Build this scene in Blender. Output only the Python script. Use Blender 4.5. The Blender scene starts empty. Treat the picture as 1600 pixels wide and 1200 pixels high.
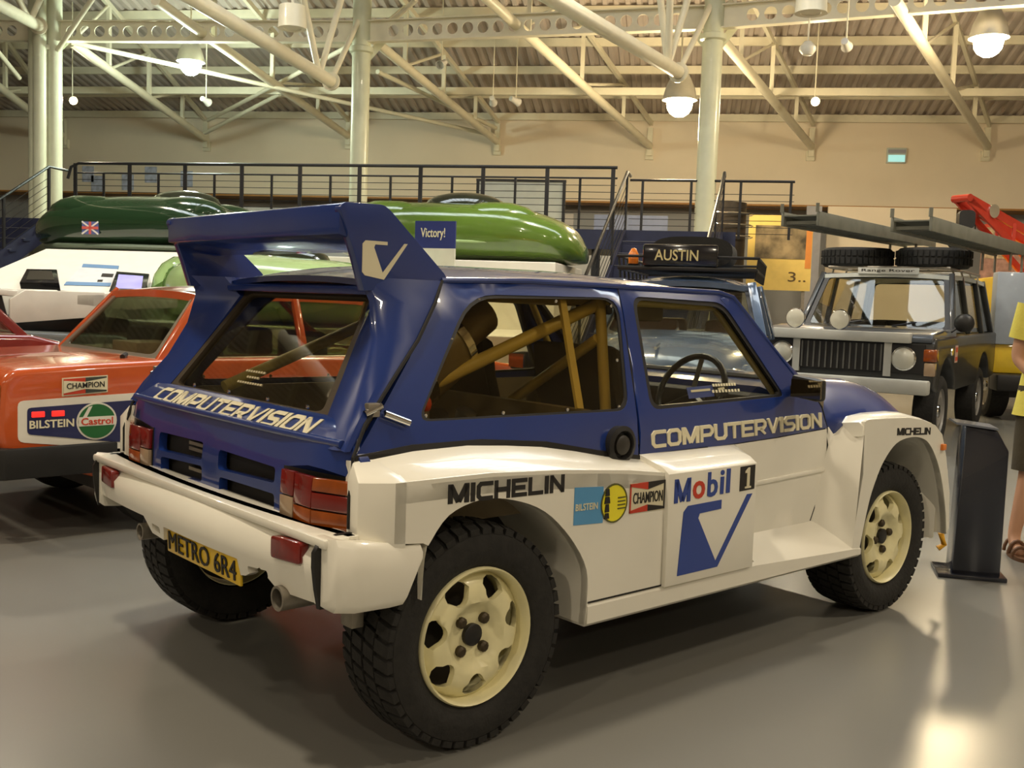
import bpy, bmesh, math, random
from math import sin, cos, pi, radians, sqrt, atan2
from mathutils import Vector, Matrix
from mathutils.geometry import delaunay_2d_cdt
random.seed(7)
SC = bpy.context.scene
COL = SC.collection

# ------------------------------------------------------------------ camera
CAM_Z, YAW, PITCH, ROLL, FPX = 1.344, radians(99.0), radians(-4.579), radians(1.974), 1611.4
_f = Vector((cos(YAW)*cos(PITCH), sin(YAW)*cos(PITCH), sin(PITCH)))
_r = Vector((sin(YAW), -cos(YAW), 0.0))
_u = _r.cross(_f)
C_R = _r*cos(ROLL) + _u*sin(ROLL)
C_U = -_r*sin(ROLL) + _u*cos(ROLL)
C_F = _f
C_O = Vector((0, 0, CAM_Z))
cd = bpy.data.cameras.new('camera')
cam = bpy.data.objects.new('camera', cd)
COL.objects.link(cam)
cam.matrix_world = Matrix(((C_R.x, C_U.x, -C_F.x, C_O.x), (C_R.y, C_U.y, -C_F.y, C_O.y),
                           (C_R.z, C_U.z, -C_F.z, C_O.z), (0, 0, 0, 1)))
cd.sensor_fit = 'HORIZONTAL'
cd.sensor_width = 36.0
cd.lens = FPX/1600*36.0
cd.clip_end = 200
SC.camera = cam

# ------------------------------------------------------------------ world, exposure
wd = bpy.data.worlds.new('world')
SC.world = wd
wd.use_nodes = True
wd.node_tree.nodes['Background'].inputs[0].default_value = (1.0, 0.9, 0.75, 1)
wd.node_tree.nodes['Background'].inputs[1].default_value = 0.2
SC.view_settings.view_transform = 'Standard'
SC.view_settings.look = 'None'
SC.view_settings.gamma = 1.0
SC.view_settings.use_curve_mapping = False
SC.view_settings.exposure = 0.25

# ------------------------------------------------------------------ hall lighting: the rows of high-bay lamps under the roof
LAMP_SPOTS = [(-9.5, -5.5), (-3.5, -5.5), (2.5, -5.5), (8.5, -5.5),
              (-8.5, 4.5), (-2.2, 2.0), (5.5, 3.0),
              (-8.0, 11.0), (-1.0, 10.0), (5.5, 9.0)]
LAMP_Z = 6.6
LAMP_COL = (1.0, 0.86, 0.66)
for _x, _y in LAMP_SPOTS:
    ld = bpy.data.lights.new('high_bay_light_offscreen', 'AREA')
    ld.shape = 'DISK'
    ld.size = 0.55
    ld.energy = 185
    ld.color = LAMP_COL
    lo = bpy.data.objects.new('high_bay_light_offscreen', ld)
    lo.location = (_x, _y, LAMP_Z - 0.03)
    COL.objects.link(lo)
# daylight: the glazed strips high in the roof, outside the picture, that the off-roader's windscreen mirrors;
# their panes (built with the roof) are themselves the light source
SKY = [(-5.2, 9.8, 8.91), (2.8, 9.8, 8.91)]


def at(u, v, d):
    """point seen at photo pixel (u, v) at depth d along the optical axis"""
    return C_O + d*(C_R*((u-800)/FPX) + C_U*((600-v)/FPX) + C_F)


def at_z(u, v, z):
    r = C_R*((u-800)/FPX) + C_U*((600-v)/FPX) + C_F
    return C_O + r*((z-CAM_Z)/r.z)


def at_y(u, v, y):
    r = C_R*((u-800)/FPX) + C_U*((600-v)/FPX) + C_F
    return C_O + r*(y/r.y)


def gp(right, fwd, z=0.0):
    """ground point: metres to the right of and ahead of the photographer"""
    return Vector((_r.x*right + cos(YAW)*fwd, _r.y*right + sin(YAW)*fwd, z))


def heading(right, fwd):
    v = gp(right, fwd)
    return atan2(v.y, v.x)


# ------------------------------------------------------------------ materials
MATS = {}


def mat(name, col, rough=0.5, metal=0.0, coat=0.0, var=0.06, scale=6.0, emit=None, es=1.0,
        trans=0.0, alpha=1.0, bump=0.0, bscale=60.0, spec=0.5, ior=1.45):
    if name in MATS:
        return MATS[name]
    m = bpy.data.materials.new(name)
    m.use_nodes = True
    nt = m.node_tree
    b = nt.nodes['Principled BSDF']
    b.inputs['Roughness'].default_value = rough
    b.inputs['Metallic'].default_value = metal
    b.inputs['Coat Weight'].default_value = coat
    b.inputs['Coat Roughness'].default_value = 0.04
    b.inputs['Specular IOR Level'].default_value = spec
    b.inputs['IOR'].default_value = ior
    b.inputs['Transmission Weight'].default_value = trans
    b.inputs['Alpha'].default_value = alpha
    tc = nt.nodes.new('ShaderNodeTexCoord')
    nz = nt.nodes.new('ShaderNodeTexNoise')
    nz.inputs['Scale'].default_value = scale
    nz.inputs['Detail'].default_value = 4
    nt.links.new(tc.outputs['Object'], nz.inputs['Vector'])
    rp = nt.nodes.new('ShaderNodeValToRGB')
    rp.color_ramp.elements[0].position = 0.3
    rp.color_ramp.elements[1].position = 0.7
    c0 = [max(0, c*(1-var)) for c in col]
    c1 = [min(1, c*(1+var)) for c in col]
    rp.color_ramp.elements[0].color = (*c0, 1)
    rp.color_ramp.elements[1].color = (*c1, 1)
    nt.links.new(nz.outputs['Fac'], rp.inputs['Fac'])
    nt.links.new(rp.outputs['Color'], b.inputs['Base Color'])
    if bump > 0:
        n2 = nt.nodes.new('ShaderNodeTexNoise')
        n2.inputs['Scale'].default_value = bscale
        nt.links.new(tc.outputs['Object'], n2.inputs['Vector'])
        bp = nt.nodes.new('ShaderNodeBump')
        bp.inputs['Strength'].default_value = bump
        bp.inputs['Distance'].default_value = 0.01
        nt.links.new(n2.outputs['Fac'], bp.inputs['Height'])
        nt.links.new(bp.outputs['Normal'], b.inputs['Normal'])
    if emit:
        b.inputs['Emission Color'].default_value = (*emit, 1)
        b.inputs['Emission Strength'].default_value = es
    MATS[name] = m
    return m


def glass_mat(name, tint, clear=0.8, rough=0.02):
    """thin window sheet: tinted see-through with a mirror sheen"""
    if name in MATS:
        return MATS[name]
    m = bpy.data.materials.new(name)
    m.use_nodes = True
    nt = m.node_tree
    nt.nodes.remove(nt.nodes['Principled BSDF'])
    out = nt.nodes['Material Output']
    tr = nt.nodes.new('ShaderNodeBsdfTransparent')
    gl = nt.nodes.new('ShaderNodeBsdfGlossy')
    gl.inputs['Roughness'].default_value = rough
    nz = nt.nodes.new('ShaderNodeTexNoise')
    nz.inputs['Scale'].default_value = 3.0
    rp = nt.nodes.new('ShaderNodeValToRGB')
    rp.color_ramp.elements[0].color = (*[t*clear*0.94 for t in tint], 1)
    rp.color_ramp.elements[1].color = (*[t*clear for t in tint], 1)
    nt.links.new(nz.outputs['Fac'], rp.inputs['Fac'])
    nt.links.new(rp.outputs['Color'], tr.inputs['Color'])
    fr = nt.nodes.new('ShaderNodeFresnel')
    ge = nt.nodes.new('ShaderNodeNewGeometry')
    io = nt.nodes.new('ShaderNodeMapRange')
    io.inputs[3].default_value = 1.4
    io.inputs[4].default_value = 1/1.4
    nt.links.new(ge.outputs['Backfacing'], io.inputs[0])
    nt.links.new(io.outputs[0], fr.inputs['IOR'])
    mx = nt.nodes.new('ShaderNodeMixShader')
    nt.links.new(fr.outputs['Fac'], mx.inputs['Fac'])
    nt.links.new(tr.outputs['BSDF'], mx.inputs[1])
    nt.links.new(gl.outputs['BSDF'], mx.inputs[2])
    nt.links.new(mx.outputs['Shader'], out.inputs['Surface'])
    MATS[name] = m
    return m


BLUE = mat('blue_paint', (0.010, 0.032, 0.175), 0.28, coat=0.9, var=0.08, scale=3)
WHITE = mat('white_paint', (0.80, 0.77, 0.66), 0.30, coat=0.6, var=0.03, scale=4)
CREAM = mat('cream_wheel_paint', (0.78, 0.72, 0.42), 0.4, coat=0.2, var=0.06, scale=14)
RUBBER = mat('tyre_rubber', (0.016, 0.015, 0.013), 0.8, var=0.25, scale=30, bump=0.25)
BLACK = mat('black_trim', (0.012, 0.011, 0.010), 0.45, var=0.2)
GLOSSBLACK = mat('gloss_black', (0.010, 0.010, 0.013), 0.18, coat=0.5, var=0.2)
CHROME = mat('bright_chrome', (0.75, 0.74, 0.70), 0.12, metal=1.0, var=0.05)
STEEL = mat('dull_steel', (0.30, 0.27, 0.22), 0.45, metal=0.8, var=0.15, scale=20)
LETTER = mat('cream_lettering', (0.72, 0.66, 0.46), 0.5, var=0.03)
INK = mat('black_ink', (0.018, 0.016, 0.014), 0.5, var=0.1)
DBLUE = mat('decal_blue', (0.022, 0.055, 0.28), 0.4, coat=0.3, var=0.05)
RED = mat('decal_red', (0.55, 0.05, 0.02), 0.45, var=0.05)
INTERIOR = mat('bare_interior', (0.17, 0.135, 0.08), 0.75, var=0.3, scale=5)
CAGE = mat('cage_tube_paint', (0.50, 0.38, 0.10), 0.5, var=0.1)
PERSPEX = glass_mat('amber_perspex', (0.97, 0.92, 0.76), 0.95)
CLEAR = glass_mat('clear_glass', (0.98, 0.98, 0.93), 0.96)
SMOKED = glass_mat('grey_green_glass', (0.80, 0.84, 0.72), 0.86)
SEAMS = mat('seam_gap_shade', (0.012, 0.011, 0.010), 0.8, var=0.1)  # near-black colour standing in for the shade inside panel gaps


# ------------------------------------------------------------------ object helpers
def link(o, parent=None):
    COL.objects.link(o)
    if parent is not None:
        o.parent = parent
    return o


def tag(o, label=None, cat=None, group=None, kind=None):
    if label:
        o['label'] = label
    if cat:
        o['category'] = cat
    if group:
        o['group'] = group
    if kind:
        o['kind'] = kind
    return o


def thing(name, label, cat, loc=(0, 0, 0), rz=0.0, group=None):
    o = bpy.data.objects.new(name, None)
    o.empty_display_size = 0.2
    o.location = loc
    o.rotation_euler = (0, 0, rz)
    link(o)
    return tag(o, label, cat, group)


def copy_tree(o, parent=None):
    c = o.copy()
    link(c, parent)
    for ch in list(o.children):
        copy_tree(ch, c)
    return c


class MB:
    def __init__(self):
        self.v = []
        self.f = []
        self.mi = []
        self.cur = 0

    def add(self, vs, fs):
        n = len(self.v)
        self.v += [tuple(p) for p in vs]
        self.f += [tuple(n+i for i in f) for f in fs]
        self.mi += [self.cur]*len(fs)
        return self

    def box(self, x0, x1, y0, y1, z0, z1, M=None):
        vs = [Vector(p) for p in ((x0, y0, z0), (x1, y0, z0), (x1, y1, z0), (x0, y1, z0),
                                  (x0, y0, z1), (x1, y0, z1), (x1, y1, z1), (x0, y1, z1))]
        if M is not None:
            vs = [M @ p for p in vs]
        return self.add(vs, [(0, 3, 2, 1), (4, 5, 6, 7), (0, 1, 5, 4), (1, 2, 6, 5), (2, 3, 7, 6), (3, 0, 4, 7)])

    def bar(self, p, q, w, h=None, up=(0, 0, 1)):
        """rectangular bar from p to q"""
        p, q = Vector(p), Vector(q)
        h = w if h is None else h
        d = (q-p).normalized()
        up = Vector(up)
        if abs(d.dot(up)) > 0.99:
            up = Vector((1, 0, 0))
        s = d.cross(up).normalized()
        t = s.cross(d)
        vs = []
        for o in (p, q):
            for a, b in ((-1, -1), (1, -1), (1, 1), (-1, 1)):
                vs.append(o + s*(a*w/2) + t*(b*h/2))
        return self.add(vs, [(0, 1, 2, 3), (7, 6, 5, 4), (0, 4, 5, 1), (1, 5, 6, 2), (2, 6, 7, 3), (3, 7, 4, 0)])

    def tube(self, pts, r, seg=10, r2=None, caps=True):
        pts = [Vector(p) for p in pts]
        n = len(pts)
        rings = []
        ref = Vector((0, 0, 1))
        for i, p in enumerate(pts):
            d = (pts[min(i+1, n-1)]-pts[max(i-1, 0)]).normalized()
            if abs(d.dot(ref)) > 0.97:
                ref = Vector((0.3, 1, 0)).normalized()
            s = d.cross(ref).normalized()
            t = s.cross(d)
            rr = r if r2 is None else r + (r2-r)*i/(n-1)
            rings.append([p + s*(rr*cos(2*pi*k/seg)) + t*(rr*sin(2*pi*k/seg)) for k in range(seg)])
        return self.loft(rings, caps)

    def loft(self, rings, caps=True, closed=True):
        k = len(rings[0])
        vs = [p for rg in rings for p in rg]
        fs = []
        for i in range(len(rings)-1):
            for j in range(k if closed else k-1):
                a, b = i*k+j, i*k+(j+1) % k
                fs.append((a, b, b+k, a+k))
        if caps:
            fs.append(tuple(reversed(range(k))))
            fs.append(tuple(range((len(rings)-1)*k, len(rings)*k)))
        return self.add(vs, fs)

    def lathe(self, prof, seg=32, M=None, closed=False):
        """profile (r, h) turned about +Z then moved by M"""
        rings = []
        for r, h in prof:
            rg = [Vector((r*cos(2*pi*k/seg), r*sin(2*pi*k/seg), h)) for k in range(seg)]
            if M is not None:
                rg = [M @ p for p in rg]
            rings.append(rg)
        if closed:
            rings.append(rings[0])
        return self.loft(rings, caps=False)

    def ball(self, c, r, seg=14, sz=(1, 1, 1)):
        rings = []
        for i in range(1, 8):
            t = pi*i/8
            rings.append([Vector((c[0]+sz[0]*r*sin(t)*cos(2*pi*k/seg), c[1]+sz[1]*r*sin(t)*sin(2*pi*k/seg),
                                  c[2]-sz[2]*r*cos(t))) for k in range(seg)])
        return self.loft(rings)

    def prism(self, poly, fmap, d0, d1):
        """polygon (u, v) carried by fmap(u, v, d) between two depths"""
        n = len(poly)
        vs = [fmap(u, v, d0) for u, v in poly] + [fmap(u, v, d1) for u, v in poly]
        fs = [tuple(range(n)), tuple(range(2*n-1, n-1, -1))]
        for i in range(n):
            j = (i+1) % n
            fs.append((i, i+n, j+n, j))
        return self.add(vs, fs)

    def panel(self, out, fmap, holes=(), d0=0.0, d1=-0.012, grid=None):
        """sheet with holes: outline in (u, v), fmap(u, v, depth) -> point"""
        pts, edges = [], []

        def ring(poly):
            n0 = len(pts)
            pts.extend(Vector(p[:2]) for p in poly)
            edges.extend((n0+i, n0+(i+1) % len(poly)) for i in range(len(poly)))
        ring(out)
        for h in holes:
            ring(h)
        if grid:
            us = [p[0] for p in out]
            vs = [p[1] for p in out]
            nu, nv = int((max(us)-min(us))/grid), int((max(vs)-min(vs))/grid)
            for i in range(1, nu+1):
                for j in range(1, nv+1):
                    p = (min(us)+i*grid-grid*0.43, min(vs)+j*grid-grid*0.47)
                    if inside(p, out) and not any(inside(p, h) for h in holes):
                        pts.append(Vector(p))
        vo, eo, fo, *_ = delaunay_2d_cdt(pts, edges, [], 0, 1e-6)
        keep = []
        for f in fo:
            c = sum((vo[i] for i in f), Vector((0, 0)))/len(f)
            if inside(c, out) and not any(inside(c, h) for h in holes):
                keep.append(tuple(f))
        n = len(vo)
        cnt = {}
        for f in keep:
            for i in range(len(f)):
                e = (f[i], f[(i+1) % len(f)])
                cnt[e] = cnt.get(e, 0)+1
        fs = list(keep) + [tuple(n+i for i in reversed(f)) for f in keep]
        for (a, b) in cnt:
            if (b, a) not in cnt:
                fs.append((a, a+n, b+n, b))
        return self.add([fmap(p.x, p.y, d0) for p in vo] + [fmap(p.x, p.y, d1) for p in vo], fs)

    def build(self, name, m, parent=None, smooth=None, bevel=0.0, seg=2, ang=35):
        me = bpy.data.meshes.new(name)
        me.from_pydata(self.v, [], self.f)
        ms = m if isinstance(m, (list, tuple)) else [m]
        for x in ms:
            me.materials.append(x)
        if len(ms) > 1:
            for p, i in zip(me.polygons, self.mi):
                p.material_index = i
        bm = bmesh.new()
        bm.from_mesh(me)
        bmesh.ops.remove_doubles(bm, verts=bm.verts, dist=1e-5)
        bmesh.ops.recalc_face_normals(bm, faces=bm.faces)
        if bevel > 0:
            es = [e for e in bm.edges if len(e.link_faces) == 2 and e.calc_face_angle(0) > radians(ang)]
            if es:
                bmesh.ops.bevel(bm, geom=es, offset=bevel, segments=seg, affect='EDGES', profile=0.5, clamp_overlap=True)
        sm = radians(40 if smooth is None else smooth)
        if smooth != 0:
            for e in bm.edges:
                e.smooth = not (len(e.link_faces) == 2 and e.calc_face_angle(0) > sm)
            for f in bm.faces:
                f.smooth = True
        bm.to_mesh(me)
        bm.free()
        o = bpy.data.objects.new(name, me)
        return link(o, parent)


def inside(p, poly):
    x, y = p[0], p[1]
    c = False
    n = len(poly)
    j = n-1
    for i in range(n):
        xi, yi = poly[i][0], poly[i][1]
        xj, yj = poly[j][0], poly[j][1]
        if (yi > y) != (yj > y) and x < (xj-xi)*(y-yi)/(yj-yi)+xi:
            c = not c
        j = i
    return c


def rnd(poly, r, n=5):
    """round the corners of a polygon; r is one radius or one per corner"""
    out = []
    m = len(poly)
    for i in range(m):
        a, b, c = Vector(poly[i-1]), Vector(poly[i]), Vector(poly[(i+1) % m])
        rr = r[i] if isinstance(r, (list, tuple)) else r
        la, lc = (a-b).length, (c-b).length
        k = min(rr, la*0.45, lc*0.45)
        if k < 1e-4:
            out.append(tuple(b))
            continue
        p, q = b+(a-b)*(k/la), b+(c-b)*(k/lc)
        for t in range(n+1):
            s = t/n
            out.append(tuple(p*(1-s)**2 + b*(2*s*(1-s)) + q*s*s))
    return out


def dense(poly, step):
    """add points along long edges"""
    out = []
    for i in range(len(poly)):
        a, b = Vector(poly[i]), Vector(poly[(i+1) % len(poly)])
        k = max(1, int((b-a).length/step))
        out += [tuple(a+(b-a)*(t/k)) for t in range(k)]
    return out


def circle(cx, cy, r, n=20, ry=None):
    return [(cx+r*cos(2*pi*k/n), cy+(ry or r)*sin(2*pi*k/n)) for k in range(n)]


def lerp_tab(tab, x):
    if x <= tab[0][0]:
        return tab[0][1]
    for (a, b), (c, d) in zip(tab, tab[1:]):
        if x <= c:
            return b+(d-b)*(x-a)/(c-a)
    return tab[-1][1]


def text(name, s, fmap, m, parent, d0=0.002, d1=0.0, bold=0.0, shear=0.0, space=1.0):
    """lettering stretched over the unit square, then carried by fmap(u, v, depth)"""
    cu = bpy.data.curves.new('lettering', 'FONT')
    cu.body = s
    cu.size = 1.0
    cu.offset = bold
    cu.shear = shear
    cu.space_character = space
    cu.resolution_u = 3
    o = bpy.data.objects.new('lettering', cu)
    COL.objects.link(o)
    bpy.context.view_layer.update()
    dg = bpy.context.evaluated_depsgraph_get()
    me = bpy.data.meshes.new_from_object(o.evaluated_get(dg))
    bpy.data.objects.remove(o)
    bm = bmesh.new()
    bm.from_mesh(me)
    bmesh.ops.remove_doubles(bm, verts=bm.verts, dist=1e-5)
    xs = [v.co.x for v in bm.verts]
    ys = [v.co.y for v in bm.verts]
    x0, x1, y0, y1 = min(xs), max(xs), min(ys), max(ys)
    bmesh.ops.dissolve_degenerate(bm, edges=bm.edges, dist=1e-5)
    mb = MB()
    bm.verts.index_update()
    uv = [((v.co.x-x0)/(x1-x0), (v.co.y-y0)/(y1-y0)) for v in bm.verts]
    fs = [[v.index for v in f.verts] for f in bm.faces]
    n = len(uv)
    cnt = {}
    for f in fs:
        for i in range(len(f)):
            cnt[(f[i], f[(i+1) % len(f)])] = 1
    allf = fs + [[n+i for i in reversed(f)] for f in fs]
    for (a, b) in cnt:
        if (b, a) not in cnt:
            allf.append([a, a+n, b+n, b])
    mb.add([fmap(u, v, d0) for u, v in uv] + [fmap(u, v, d1) for u, v in uv], allf)
    bm.free()
    return mb.build(name, m, parent, smooth=0)


def quad_map(a, b, c, d, nrm):
    """unit square onto the four corners a (0,0) b (1,0) c (1,1) d (0,1), depth along nrm"""
    a, b, c, d, nrm = map(Vector, (a, b, c, d, nrm))
    nrm = nrm.normalized()

    def f(u, v, k=0.0):
        return (a*(1-u)+b*u)*(1-v) + (d*(1-u)+c*u)*v + nrm*k
    return f
# ================================================================== the hall
WALL_Y = 24.7
EAVE = 5.78
SLOPE = 0.21
RIDGE_Y = 4.5
X0, X1, Y0 = -26.0, 17.0, -15.0
W_CREAM = mat('cream_plaster', (0.86, 0.75, 0.59), 0.8, var=0.04, scale=0.8)
W_LOW = mat('grey_blue_plaster', (0.36, 0.36, 0.36), 0.8, var=0.08, scale=1.0)
ROOFSH = mat('roof_sheet_metal', (0.54, 0.47, 0.42), 0.5, metal=0.1, var=0.06, scale=1.2)
FRAME = mat('cream_steel_paint', (0.78, 0.73, 0.56), 0.4, coat=0.15, var=0.04)
PALE = mat('pale_green_column_paint', (0.62, 0.64, 0.48), 0.35, coat=0.2, var=0.04)
DARKSTEEL = mat('dark_rail_paint', (0.018, 0.018, 0.020), 0.4, var=0.15)
NAVY = mat('navy_stair_paint', (0.018, 0.022, 0.055), 0.6, var=0.15)


def roof_z(y):
    return EAVE + SLOPE*(WALL_Y-y) if y > RIDGE_Y else EAVE + SLOPE*(WALL_Y-RIDGE_Y) - SLOPE*(RIDGE_Y-y)


fm = bpy.data.materials.new('painted_concrete')
fm.use_nodes = True
_nt = fm.node_tree
_b = _nt.nodes['Principled BSDF']
_tc = _nt.nodes.new('ShaderNodeTexCoord')
_n = _nt.nodes.new('ShaderNodeTexNoise')
_n.inputs['Scale'].default_value = 0.7
_n.inputs['Detail'].default_value = 6
_nt.links.new(_tc.outputs['Object'], _n.inputs['Vector'])
_rp = _nt.nodes.new('ShaderNodeValToRGB')
_rp.color_ramp.elements[0].color = (0.172, 0.168, 0.148, 1)
_rp.color_ramp.elements[1].color = (0.212, 0.207, 0.184, 1)
_nt.links.new(_n.outputs['Fac'], _rp.inputs['Fac'])
_nt.links.new(_rp.outputs['Color'], _b.inputs['Base Color'])
_n2 = _nt.nodes.new('ShaderNodeTexNoise')
_n2.inputs['Scale'].default_value = 2.5
_nt.links.new(_tc.outputs['Object'], _n2.inputs['Vector'])
_mr = _nt.nodes.new('ShaderNodeMapRange')
_mr.inputs[3].default_value = 0.24
_mr.inputs[4].default_value = 0.28
_nt.links.new(_n2.outputs['Fac'], _mr.inputs[0])
_nt.links.new(_mr.outputs[0], _b.inputs['Roughness'])
tag(MB().box(X0, X1, Y0, WALL_Y+1.2, -0.2, 0).build('floor', fm, smooth=0), 'glossy grey painted concrete floor', kind='structure')

# back wall: upper bulkhead, recessed lower wall
tag(MB().box(X0, X1, WALL_Y, WALL_Y+0.9, 3.78, EAVE+0.1).build('wall_back', W_CREAM, smooth=0), 'cream plaster upper wall under the eaves', kind='structure')
tag(MB().box(X0, X1, WALL_Y+0.9, WALL_Y+1.2, 0, 3.9).build('wall_recess', W_LOW, smooth=0), 'grey recessed lower wall below the cream bulkhead', kind='structure')
tag(MB().box(X0-0.3, X0, Y0, WALL_Y+1.2, 0, 11).build('wall_left', W_CREAM, smooth=0), kind='structure')
tag(MB().box(X1, X1+0.3, Y0, WALL_Y+1.2, 0, 11).build('wall_right', W_CREAM, smooth=0), kind='structure')
tag(MB().box(X0, X1, Y0-0.3, Y0, 0, 11).build('wall_front', W_CREAM, smooth=0), kind='structure')
_mb = MB()
_mb.box(X0, X1, WALL_Y-0.05, WALL_Y, EAVE-0.09, EAVE-0.03)
tag(_mb.build('trim_1', FRAME, smooth=0), 'thin strip along the eaves', kind='structure')
_mb = MB().box(X0, X1, WALL_Y-0.02, WALL_Y+0.9, 3.74, 3.78)
tag(_mb.build('trim_2', mat('orange_edge', (0.45, 0.22, 0.06), 0.6), smooth=0), 'orange edge under the cream bulkhead', kind='structure')

# corrugated roof
_mb = MB()
prof = []
x = X0
while x < X1:
    prof += [(x, 0), (x+0.075, 0), (x+0.105, 0.05), (x+0.18, 0.05)]
    x += 0.21
rings = []
for y in (WALL_Y+0.9, RIDGE_Y, Y0):
    rings.append([Vector((px, y, roof_z(y)+h)) for px, h in prof])
_mb.loft(rings, caps=False, closed=False)
ceiling = tag(_mb.build('ceiling', ROOFSH, smooth=20), 'ribbed sheet metal roof on cream purlins', kind='structure')
y = WALL_Y-0.12
k = 0
while y > RIDGE_Y:
    z = roof_z(y)
    MB().box(X0, X1, y-0.035, y+0.035, z-0.17, z-0.01).build('purlin', FRAME, ceiling, smooth=0)
    y -= 1.25
# roof lights: glazed strips with bars
PANE = mat('daylight_pane', (0.8, 0.85, 0.9), 0.3, emit=(0.86, 0.94, 1.0), es=7.0)
for k, (sx, sy, sz) in enumerate(SKY):
    w = bpy.data.objects.new('window_%d_offscreen' % (k+1), None)
    w.location = (sx, sy, sz-0.16)
    w.rotation_euler = (-math.atan(SLOPE) if sy > RIDGE_Y else math.atan(SLOPE), 0, 0)
    link(w)
    tag(w, 'glazed strip in the roof slope', kind='structure')
    for q in range(10):
        xx = -3.6+0.72*q
        MB().box(xx+0.03, xx+0.69, -1.2, 1.2, 0.0, 0.02).build('pane', PANE, w, smooth=0)
    for q in range(11):
        xx = -3.6+0.72*q
        MB().box(xx-0.03, xx+0.03, -1.25, 1.25, -0.04, 0.03).build('glazing_bar', DARKSTEEL, w, smooth=0)
    for yy in (-1.22, 1.22):
        MB().box(-3.65, 3.65, yy-0.04, yy+0.04, -0.05, 0.04).build('frame_bar', FRAME, w, smooth=0)
# long straight tie beam half-way down the slope
_p = at(800, 143, 21.2)
tag(MB().box(X0, X1, _p.y-0.06, _p.y+0.06, _p.z-0.075, _p.z+0.075).build('tie_beam', FRAME, smooth=0, bevel=0.01),
    'long white box beam running level across all the roof trusses', 'beam')

# columns on a gentle curve with the cellular beam between their heads
COLS = [(-14.3, 18.9), (-8.40, 18.5), (-2.735, 17.8), (2.90, 16.2), (8.05, 13.9)]
BEAM_Z = 5.62
heads = []
for i, (r, d) in enumerate(COLS):
    p = gp(r, d)
    heads.append(p)
    if i in (0, 4):
        continue
    lab = {1: 'thick pale column of clustered tubes behind the dark steel stair',
           2: 'slim pale steel column rising behind the middle of the balcony railing',
           3: 'slim pale steel column beside the top of the navy stair'}[i]
    t = thing('column', lab, 'column', p)
    if i == 1:
        for dx, dy, rr in ((-0.17, 0, 0.13), (0.17, 0.02, 0.13), (0.0, -0.14, 0.12)):
            MB().lathe([(rr, 0), (rr, 6.7)], 20, Matrix.Translation((dx, dy, 0))).build('tube', PALE, t)
        MB().box(-0.38, 0.38, -0.35, 0.3, 0, 0.03).build('base_plate', PALE, t, smooth=0)
    else:
        MB().lathe([(0.155, 0), (0.155, 6.7)], 28).build('tube', PALE, t)
        MB().box(-0.28, 0.28, -0.28, 0.28, 0, 0.03).build('base_plate', PALE, t, smooth=0)
    MB().lathe([(0.155, 0.0), (0.2, 0.02), (0.2, 0.10), (0.155, 0.12)], 24, Matrix.Translation((0, 0, BEAM_Z-0.2))).build('collar', PALE, t)
    for a in (0.5, 2.6):
        MB().bar((0.1*cos(a), 0.1*sin(a), 5.35), (0.42*cos(a), 0.42*sin(a), 5.75), 0.02, 0.12).build('gusset_plate', PALE, t, smooth=0)

for i in range(4):
    a, b = heads[i], heads[i+1]
    L = (b-a).length
    dr = (b-a).normalized()
    nr = Vector((-dr.y, dr.x, 0))

    def bmap(u, v, d, a=a, dr=dr, nr=nr):
        return a + dr*u + nr*d + Vector((0, 0, BEAM_Z+v))
    lab = ['beam of round holes running off beyond the clustered column',
           'beam of round holes between the clustered column and the railing column',
           'beam of round holes between the railing column and the stair column',
           'beam of round holes running off from the stair column'][i]
    t = thing('cellular_beam', 'cream steel ' + lab, 'beam', (0, 0, 0))
    nh = int((L-0.7)/0.262)
    st = (L-nh*0.262)/2
    holes = [circle(st+0.131+0.262*k, 0.16, 0.095, 14) for k in range(nh)]
    MB().panel([(0.12, 0), (L-0.12, 0), (L-0.12, 0.32), (0.12, 0.32)], bmap, holes, 0.006, -0.006).build('web', FRAME, t, smooth=0)
    for v0 in (-0.018, 0.32):
        m_ = MB()
        m_.prism([(0.1, v0), (L-0.1, v0), (L-0.1, v0+0.018), (0.1, v0+0.018)], bmap, 0.075, -0.075)
        m_.build('flange', FRAME, t, smooth=0)

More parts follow.
